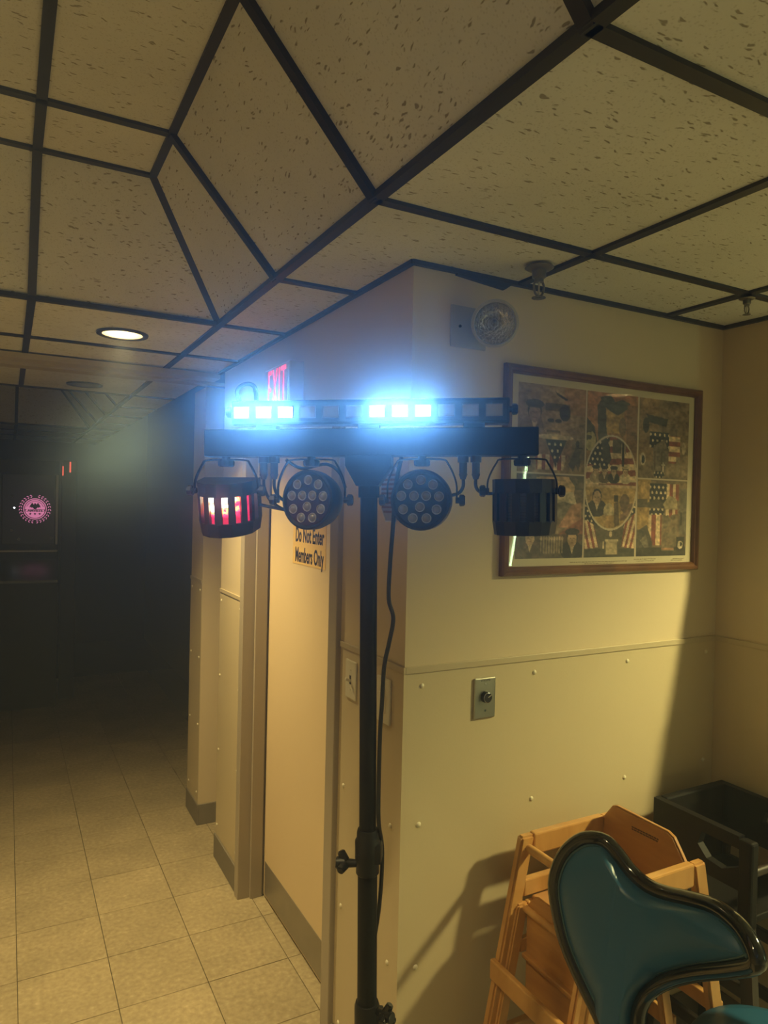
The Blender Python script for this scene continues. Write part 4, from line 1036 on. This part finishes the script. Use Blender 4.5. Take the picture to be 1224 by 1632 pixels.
def dark_chair(label, loc, rz):
    # front towards local -X; solid side panels with a hand hole, block front posts
    t = thing('high_chair', label, 'high chair', loc, (0, 0, rz)); H = 0.846; hw = 0.150
    M = Matrix(((1, 0, 0, 0), (0, 0, 1, 0), (0, 1, 0, 0), (0, 0, 0, 1)))      # polygon in XZ, thickness along Y
    for y in (-hw, hw):
        b = MB(); y0, y1 = y-0.012, y+0.012
        b.prism([(0.16, H), (0.16, H-0.165), (0.0, H-0.150), (0.0, H)], y0, y1, M)
        b.prism([(0.0, H), (0.0, H-0.035), (-0.13, H-0.035), (-0.13, H)], y0, y1, M)
        cut = [(0.0, H-0.075), (-0.03, H-0.105), (-0.08, H-0.112), (-0.13, H-0.085)]
        b.prism([(0.0, H-0.035)]+[cut[0]]+[(-0.012, H-0.035)], y0, y1, M)
        b.prism([(0.0, H-0.150)]+cut[:1]+cut[1:]+[(-0.13, H-0.150)], y0, y1, M)
        b.build('side_panel', M_DKP, t)
        MB().box(-0.172, -0.13, y-0.016, y+0.016, H-0.245, H-0.004, bev=0.007).build('front_post', M_DKP, t)
        MB().hexa([(-0.215, y-0.013, 0), (-0.175, y-0.013, 0), (-0.175, y+0.013, 0), (-0.215, y+0.013, 0), (-0.170, y-0.013, H-0.24), (-0.135, y-0.013, H-0.24), (-0.135, y+0.013, H-0.24), (-0.170, y+0.013, H-0.24)]).build('leg', M_DKW, t)
        MB().hexa([(0.170, y-0.013, 0), (0.210, y-0.013, 0), (0.210, y+0.013, 0), (0.170, y+0.013, 0), (0.115, y-0.013, H-0.15), (0.155, y-0.013, H-0.15), (0.155, y+0.013, H-0.15), (0.115, y+0.013, H-0.15)]).build('leg', M_DKW, t)
        for z in (0.60, 0.42, 0.24): MB().box(-0.165, 0.16, y-0.009, y+0.009, z-0.018, z+0.018, bev=0.003).build('side_rail', M_DKW, t)
    MB().box(0.130, 0.158, -hw+0.012, hw-0.012, H-0.30, H+0.004, bev=0.006).build('back_board', M_DKP, t)
    MB().box(-0.15, 0.13, -hw+0.012, hw-0.012, 0.60, 0.62, bev=0.004).build('seat', M_DKP, t)
    MB().cyl((-0.15, -hw, H-0.10), (-0.15, hw, H-0.10), 0.013, n=14).build('front_dowel', M_DKW, t, True)
    MB().box(-0.215, -0.190, -hw-0.01, hw+0.01, 0.25, 0.30, bev=0.004).build('foot_rest', M_DKW, t)
    return t
M_DKP = mat('dark_plastic', (0.006, 0.005, 0.0045), 0.6, spec=0.25)
hc3 = dark_chair('dark stained high chair in the shaded corner by the right wall', (1.030, -0.235, 0.0), PI/2)
# strap with buckle on the nested chair
MB().tube(spline([(-0.16, 0.06, 0.63), (-0.06, 0.07, 0.632), (0.02, 0.02, 0.634), (0.10, 0.06, 0.632)]), 0.009, flat=0.25).build('strap', mat('black_webbing', (0.01, 0.01, 0.01), 0.7), hc2, True)
MB().box(-0.02, 0.05, 0.02, 0.065, 0.636, 0.654, bev=0.004).build('buckle', M_BLACKP, hc2)

# ================================================================ DINING CHAIRS
M_TEAL = mat('teal_vinyl', (0.018, 0.090, 0.175), 0.36, noise=0.08, nscale=6, bump=0.06, bscale=500)
M_VRIM = mat('black_vinyl_rim', (0.006, 0.007, 0.007), 0.10, coat=0.6)
M_WELT = mat('teal_welt', (0.03, 0.08, 0.10), 0.25)
def dining_chair(label, loc, rz):
    # local: faces -X, back's width along Y, back reclined 10 degrees; origin on the floor under the back's bottom
    t = thing('dining_chair', label, 'chair', loc, (0, 0, rz))
    OUT = [(-0.030, -0.36), (-0.055, -0.314), (-0.085, -0.285), (-0.126, -0.243), (-0.163, -0.195), (-0.190, -0.137), (-0.206, -0.08), (-0.201, -0.027), (-0.182, 0.018), (-0.150, 0.053), (-0.112, 0.069),
           (-0.081, 0.068), (-0.051, 0.053), (-0.019, 0.033), (0.021, 0.022), (0.067, 0.028), (0.123, 0.044), (0.182, 0.058), (0.237, 0.055), (0.276, 0.039), (0.298, 0.014), (0.290, -0.012), (0.237, -0.053), (0.163, -0.103), (0.105, -0.149), (0.068, -0.190), (0.052, -0.224), (0.050, -0.26), (0.058, -0.36)]
    rec = math.radians(10)
    up = Vector((math.sin(rec), 0, math.cos(rec))); nn = Vector((-math.cos(rec), 0, math.sin(rec)))
    org = Vector((0.0, 0.0, 0.95))
    # local +w runs to -Y
    def S(a, b, d=0.0):
        off = 0.9*a*a
        na = (nn + Vector((0, 1.8*a*0.5, 0))).normalized()
        return org + Vector((0, -1, 0))*a + up*b + nn*off + na*d
    o2 = [Vector((a, b, 0)) for a, b in OUT]
    sm = spline(o2, 3, True); c = Vector((0.02, -0.11, 0))
    # rim: a fat glossy roll following the outline, set in by its own radius
    def inset(pts, d):
        n = len(pts); out = []
        for i in range(n):
            tg = (pts[(i+1) % n]-pts[(i-1) % n]).normalized(); nr = Vector((-tg.y, tg.x, 0))
            if True:
                # outline runs clockwise: interior lies to the right-hand side
                cand = pts[i] - nr*d
                out.append(cand)
        return out
    area = sum(sm[i].x*sm[(i+1) % len(sm)].y-sm[(i+1) % len(sm)].x*sm[i].y for i in range(len(sm)))
    sg = 1.0 if area < 0 else -1.0
    rim_c = inset(sm, sg*0.015)
    MB().tube([S(p.x, p.y, 0.004) for p in rim_c], 0.0155, n=12, closed=True).build('back_rim', M_VRIM, t, True)
    pad_e = inset(sm, sg*0.024)
    welt = inset(sm, sg*0.0305)
    MB().tube([S(p.x, p.y, 0.015) for p in welt], 0.0026, n=8, closed=True).build('welt', M_WELT, t, True)
    def fill(edge, prof, name, m):
        b = MB(); n = len(edge); rings = []
        spine = lambda p: Vector((max(-0.07, min(0.10, p.x*0.35+0.01)), max(-0.30, min(-0.03, p.y)) if abs(p.x) < 0.06 else -0.06+0.5*(p.y+0.06)*(1 if p.y > -0.2 else 1.2), 0))
        for k, h in prof:
            ring = []
            for p in edge:
                q = p.lerp(spine(p), k); ring.append(b.bm.verts.new(S(q.x, q.y, h)))
            rings.append(ring)
        for A, B in zip(rings, rings[1:]):
            for i in range(n):
                try: b.bm.faces.new((A[i], A[(i+1) % n], B[(i+1) % n], B[i]))
                except ValueError: pass
        try: b.bm.faces.new(rings[-1])
        except ValueError: pass
        bmesh.ops.triangulate(b.bm, faces=[f for f in b.bm.faces if len(f.verts) > 4])
        b.build(name, m, t, True)
    fill(pad_e, [(0, 0.008), (0.03, 0.013), (0.06, 0.0135), (0.10, 0.018), (0.2, 0.027), (0.35, 0.036), (0.5, 0.042), (0.68, 0.046), (0.85, 0.0475)], 'back_pad', M_TEAL)
    fill(pad_e, [(0, -0.002), (0.15, -0.010), (0.4, -0.013), (0.7, -0.014), (0.85, -0.014)], 'back_shell', M_VRIM)
    # seat: rounded cushion in front of the back
    prof = [(0.0, 0.055), (0.10, 0.055), (0.17, 0.050), (0.205, 0.036), (0.218, 0.016), (0.212, 0.0), (0.0, 0.0)]
    M = Matrix.Translation((-0.215, 0.0, 0.43)) @ Matrix.Diagonal((0.95, 1.0, 1.0, 1))
    MB().lathe(prof, 44, M).build('seat_cushion', M_TEAL, t, True)
    MB().lathe([(0.0, 0.0), (0.214, 0.0), (0.219, -0.008), (0.214, -0.018), (0.0, -0.018)], 44, M).build('seat_rim', M_VRIM, t, True)
    # back support strap and legs
    for y in (-0.035, 0.035):
        MB().tube([(-0.10, y, 0.42), (-0.02, y, 0.43), (0.0, y, 0.50), S(-y, -0.33, -0.012)], 0.010, n=10).build('back_support', M_BLACK, t, True)
    for sx, sy in ((-1, -1), (-1, 1), (1, -1), (1, 1)):
        MB().tube([(-0.215+0.13*sx, 0.13*sy, 0.415), (-0.215+0.16*sx, 0.16*sy, 0.008)], 0.011, n=10).build('leg', M_CHROME, t, True)
    return t
dining_chair('teal dining chair with winged back and black rim beside the high chair', (0.265, -0.556, 0.0), -math.radians(-6.5))
dining_chair('second teal dining chair behind the winged one, only its seat showing', (0.850, -0.735, 0.0), math.radians(-30))

# ================================================================ FAR HALL: gaming cabinet with lit emblem, red indicators
GM = Matrix.Translation((-0.715, 5.12, 0.0)) @ Matrix.Rotation(math.radians(-3), 4, 'Z')
cab = thing('gaming_cabinet', 'dark gaming cabinet with round pink emblem on its screen in the far hall', 'cabinet', GM.to_translation(), GM.to_euler())
M_CAB = mat('cabinet_black', (0.006, 0.006, 0.007), 0.5, spec=0.2)
bd = MB(); prof = [(0.0, 0.0), (0.0, 2.02), (-0.10, 2.10), (0.55, 2.10), (0.55, 0.0)]
bd.prism([(0.02, 0.0), (0.02, 2.05), (0.55, 2.05), (0.55, 0.0)], -0.36, 0.185, Matrix(((0, 0, 1, 0), (1, 0, 0, 0), (0, 1, 0, 0), (0, 0, 0, 1))))
bd.build('body', M_CAB, cab)
MB().box(-0.25, 0.155, 0.0, 0.02, 1.33, 1.93, bev=0.004).build('screen', mat('screen_black', (0.008, 0.008, 0.012), 0.08), cab)
MB().box(-0.30, 0.18, -0.05, 0.02, 1.268, 1.284, bev=0.004).build('chrome_ledge', mat('dull_chrome', (0.35, 0.35, 0.36), 0.35, metal=0.9), cab)
MB().hexa([(-0.36, -0.32, 1.034), (0.185, -0.32, 1.034), (0.185, 0.02, 1.242), (-0.36, 0.02, 1.242), (-0.36, -0.32, 1.054), (0.185, -0.32, 1.054), (0.185, 0.02, 1.262), (-0.36, 0.02, 1.262)]).build('button_deck', mat('glossy_deck', (0.006, 0.006, 0.008), 0.22, spec=0.9), cab)
MB().hexa([(-0.355, -0.30, 0.0), (0.18, -0.30, 0.0), (0.18, 0.02, 0.0), (-0.355, 0.02, 0.0), (-0.355, -0.30, 1.044), (0.18, -0.30, 1.044), (0.18, 0.02, 1.240), (-0.355, 0.02, 1.240)]).build('pedestal', M_CAB, cab)
for sx in (-0.275, 0.170):
    MB().box(sx-0.010, sx+0.010, -0.012, 0.02, 1.33, 1.93, bev=0.004).build('side_strip', mat('dull_chrome', (0.35, 0.35, 0.36), 0.35, metal=0.9), cab)
M_PINK = emitmat('pink_glow', (0.75, 0.22, 0.42), 0.42)
M_SCR = mat('screen_black', (0.008, 0.008, 0.012), 0.08)
em = thing('tmp', None, None)
bpy.data.objects.remove(em)
EC = (0.0, -0.0015, 1.634)
EMB = Matrix.Translation(EC) @ Matrix.Rotation(PI/2, 4, 'X')
e = MB()
n = 48
# disc with a dark ring, then leaves of the wreath
e.lathe([(0.0, 0.0), (0.078, 0.0), (0.078, 0.002), (0.0, 0.002)], n, EMB)
e.lathe([(0.0835, 0.0), (0.0905, 0.0), (0.0905, 0.002), (0.0835, 0.002), (0.0835, 0.0)], n, EMB)
disc = e.build('emblem_disc', M_PINK, cab); disc['label'] = 'pink glowing round emblem disc'
lf = MB()
for k in range(13):
    for s_ in (-1, 1):
        aa = -PI/2 + s_*(0.16+k*(PI-0.34)/12.5)
        for r_, tw in ((0.1040, 0.50), (0.1195, -0.50)):
            tang = aa+s_*PI/2
            M = EMB @ Matrix.Translation((r_*math.cos(aa), r_*math.sin(aa), 0.0)) @ Matrix.Rotation(tang+s_*tw*-1, 4, 'Z')
            lf.prism([(-0.0085, 0), (-0.003, 0.0036), (0.005, 0.003), (0.011, 0), (0.005, -0.003), (-0.003, -0.0036)], 0.0, 0.002, M)
o = lf.build('emblem_wreath', M_PINK, cab); o['label'] = 'pink glowing wreath of leaves'
dk = MB()
ZT = Matrix.Translation((0, 0, 0.0021))
eag = [(0, 0.050), (0.006, 0.046), (0.010, 0.036), (0.022, 0.054), (0.038, 0.030), (0.044, 0.010), (0.034, 0.018), (0.028, 0.008), (0.020, 0.014), (0.012, 0.004), (0.006, -0.002)]
dk.prism(eag+[(-x_, y_) for x_, y_ in eag[::-1]], 0.0, 0.001, EMB @ ZT)
dk.box(-0.078, 0.078, -0.0245, -0.0225, 0.0, 0.001, M=EMB @ ZT); dk.box(-0.078, 0.078, -0.0065, -0.0045, 0.0, 0.001, M=EMB @ ZT)
for sx in (-1, 1): dk.prism([(sx*0.082, -0.006), (sx*0.066, -0.006), (sx*0.078, -0.024)][::sx], 0.0, 0.001, EMB @ ZT)
def star(b, cx, cy, r, M):
    p = [(cx+(r if k % 2 == 0 else r*0.42)*math.cos(PI/2+k*PI/5), cy+(r if k % 2 == 0 else r*0.42)*math.sin(PI/2+k*PI/5)) for k in range(10)]
    b.prism(p, 0.0, 0.001, M)
for x_ in (-0.036, 0.0, 0.036): star(dk, x_, -0.042, 0.012, EMB @ ZT)
# short ticks standing for the tiny ring lettering, too small to read
for k in range(17):
    aa = math.radians(20+k*140/16)
    dk.box(-0.0022, 0.0022, -0.004, 0.004, 0.0, 0.001, M=EMB @ ZT @ Matrix.Translation((0.066*math.cos(aa), 0.066*math.sin(aa), 0)) @ Matrix.Rotation(aa-PI/2, 4, 'Z'))
dk.build('emblem_figure', M_SCR, cab)
me = text_mesh('AMVETS', 0.021, 0.0005, spacing=1.05, bold=0.0012); me.materials.append(M_SCR)
w = max(v.co.x for v in me.vertices)-min(v.co.x for v in me.vertices)
o = put('lettering', me, cab); o.matrix_local = EMB @ Matrix.Translation((0, -0.0145, 0.0024)) @ Matrix.Diagonal((0.118/w, 1, 1, 1))
MB().sphere((-0.158, -0.004, 1.642), 0.0065).build('status_light', emitmat('status_white', (0.9, 0.95, 1.0), 4.0), cab, True)
for x_, z_ in ((-0.175, 1.74), (-0.175, 1.45), (-0.12, 1.375), (0.13, 1.385)):
    MB().cyl((x_, 0.0, z_), (x_, -0.012, z_), 0.012, 0.010, 12).build('button', mat('grey_button', (0.25, 0.25, 0.25), 0.3), cab, True)
# red indicators on a dark post right of the cabinet
t = thing('indicator_post', 'dark post with two thin red lights right of the gaming cabinet', 'indicator', (-0.475, 5.0, 0.0))
MB().box(-0.040, 0.08, 0.02, 0.08, 0.0, 2.06, bev=0.006).build('post', M_CAB, t)
MB().box(-0.038, -0.029, 0.008, 0.02, 1.925, 2.005).build('light_strip', emitmat('indicator_red', (1.0, 0.12, 0.08), 0.55), t)
MB().box(0.018, 0.029, 0.008, 0.02, 1.955, 2.045).build('light_strip', MATS['indicator_red'], t)

# thin haze hanging under the corridor downlight, thinning out towards its edge
hm = bpy.data.materials.new('thin_haze'); hm.use_nodes = True; hn = hm.node_tree; hn.nodes.remove(hn.nodes['Principled BSDF'])
hv = hn.nodes.new('ShaderNodeVolumeScatter'); hv.inputs['Color'].default_value = (0.40, 0.70, 1.0, 1); hv.inputs['Anisotropy'].default_value = 0.0
tc = hn.nodes.new('ShaderNodeTexCoord'); gr = hn.nodes.new('ShaderNodeTexGradient'); gr.gradient_type = 'QUADRATIC_SPHERE'
hn.links.new(tc.outputs['Object'], gr.inputs['Vector'])
nz = hn.nodes.new('ShaderNodeTexNoise'); nz.inputs['Scale'].default_value = 1.6; nz.inputs['Detail'].default_value = 2; hn.links.new(tc.outputs['Object'], nz.inputs['Vector'])
mm = hn.nodes.new('ShaderNodeMath'); mm.operation = 'MULTIPLY'; hn.links.new(gr.outputs['Fac'], mm.inputs[0]); hn.links.new(nz.outputs['Fac'], mm.inputs[1])
md = hn.nodes.new('ShaderNodeMath'); md.operation = 'MULTIPLY'; md.inputs[1].default_value = 0.36; hn.links.new(mm.outputs[0], md.inputs[0])
hn.links.new(md.outputs[0], hv.inputs['Density']); hn.links.new(hv.outputs[0], hn.nodes['Material Output'].inputs['Volume'])
o = MB().sphere((0, 0, 0), 1.0, (1, 1, 1), 24).build('haze', hm)
o.location = (-0.53, 1.75, 1.92); o.scale = (0.50, 1.20, 0.43)
tag(o, 'thin grey haze drifting in the dark corridor below the downlight', 'haze', kind='stuff')

# greenish tube light on the wall behind the camera: seen as the thin bright line in the picture glass
t = thing('tube_light', 'thin greenish white tube light mirrored as a bright line in the picture glass', 'tube light', (3.70, -4.11, 1.73), (0.0, math.radians(10.0), 0.0))
MB().box(-0.03, 0.03, -0.04, -0.012, -0.64, 0.64, bev=0.004).build('batten', M_WHITEP, t)
MB().cyl((0, 0.006, -0.60), (0, 0.006, 0.60), 0.012, n=20).build('tube', emitmat('greenish_tube', (0.62, 1.0, 0.55), 30.0), t, True)
for z in (-0.61, 0.61): MB().box(-0.016, 0.016, -0.014, 0.022, z-0.012, z+0.012, bev=0.002).build('end_holder', M_WHITEP, t)
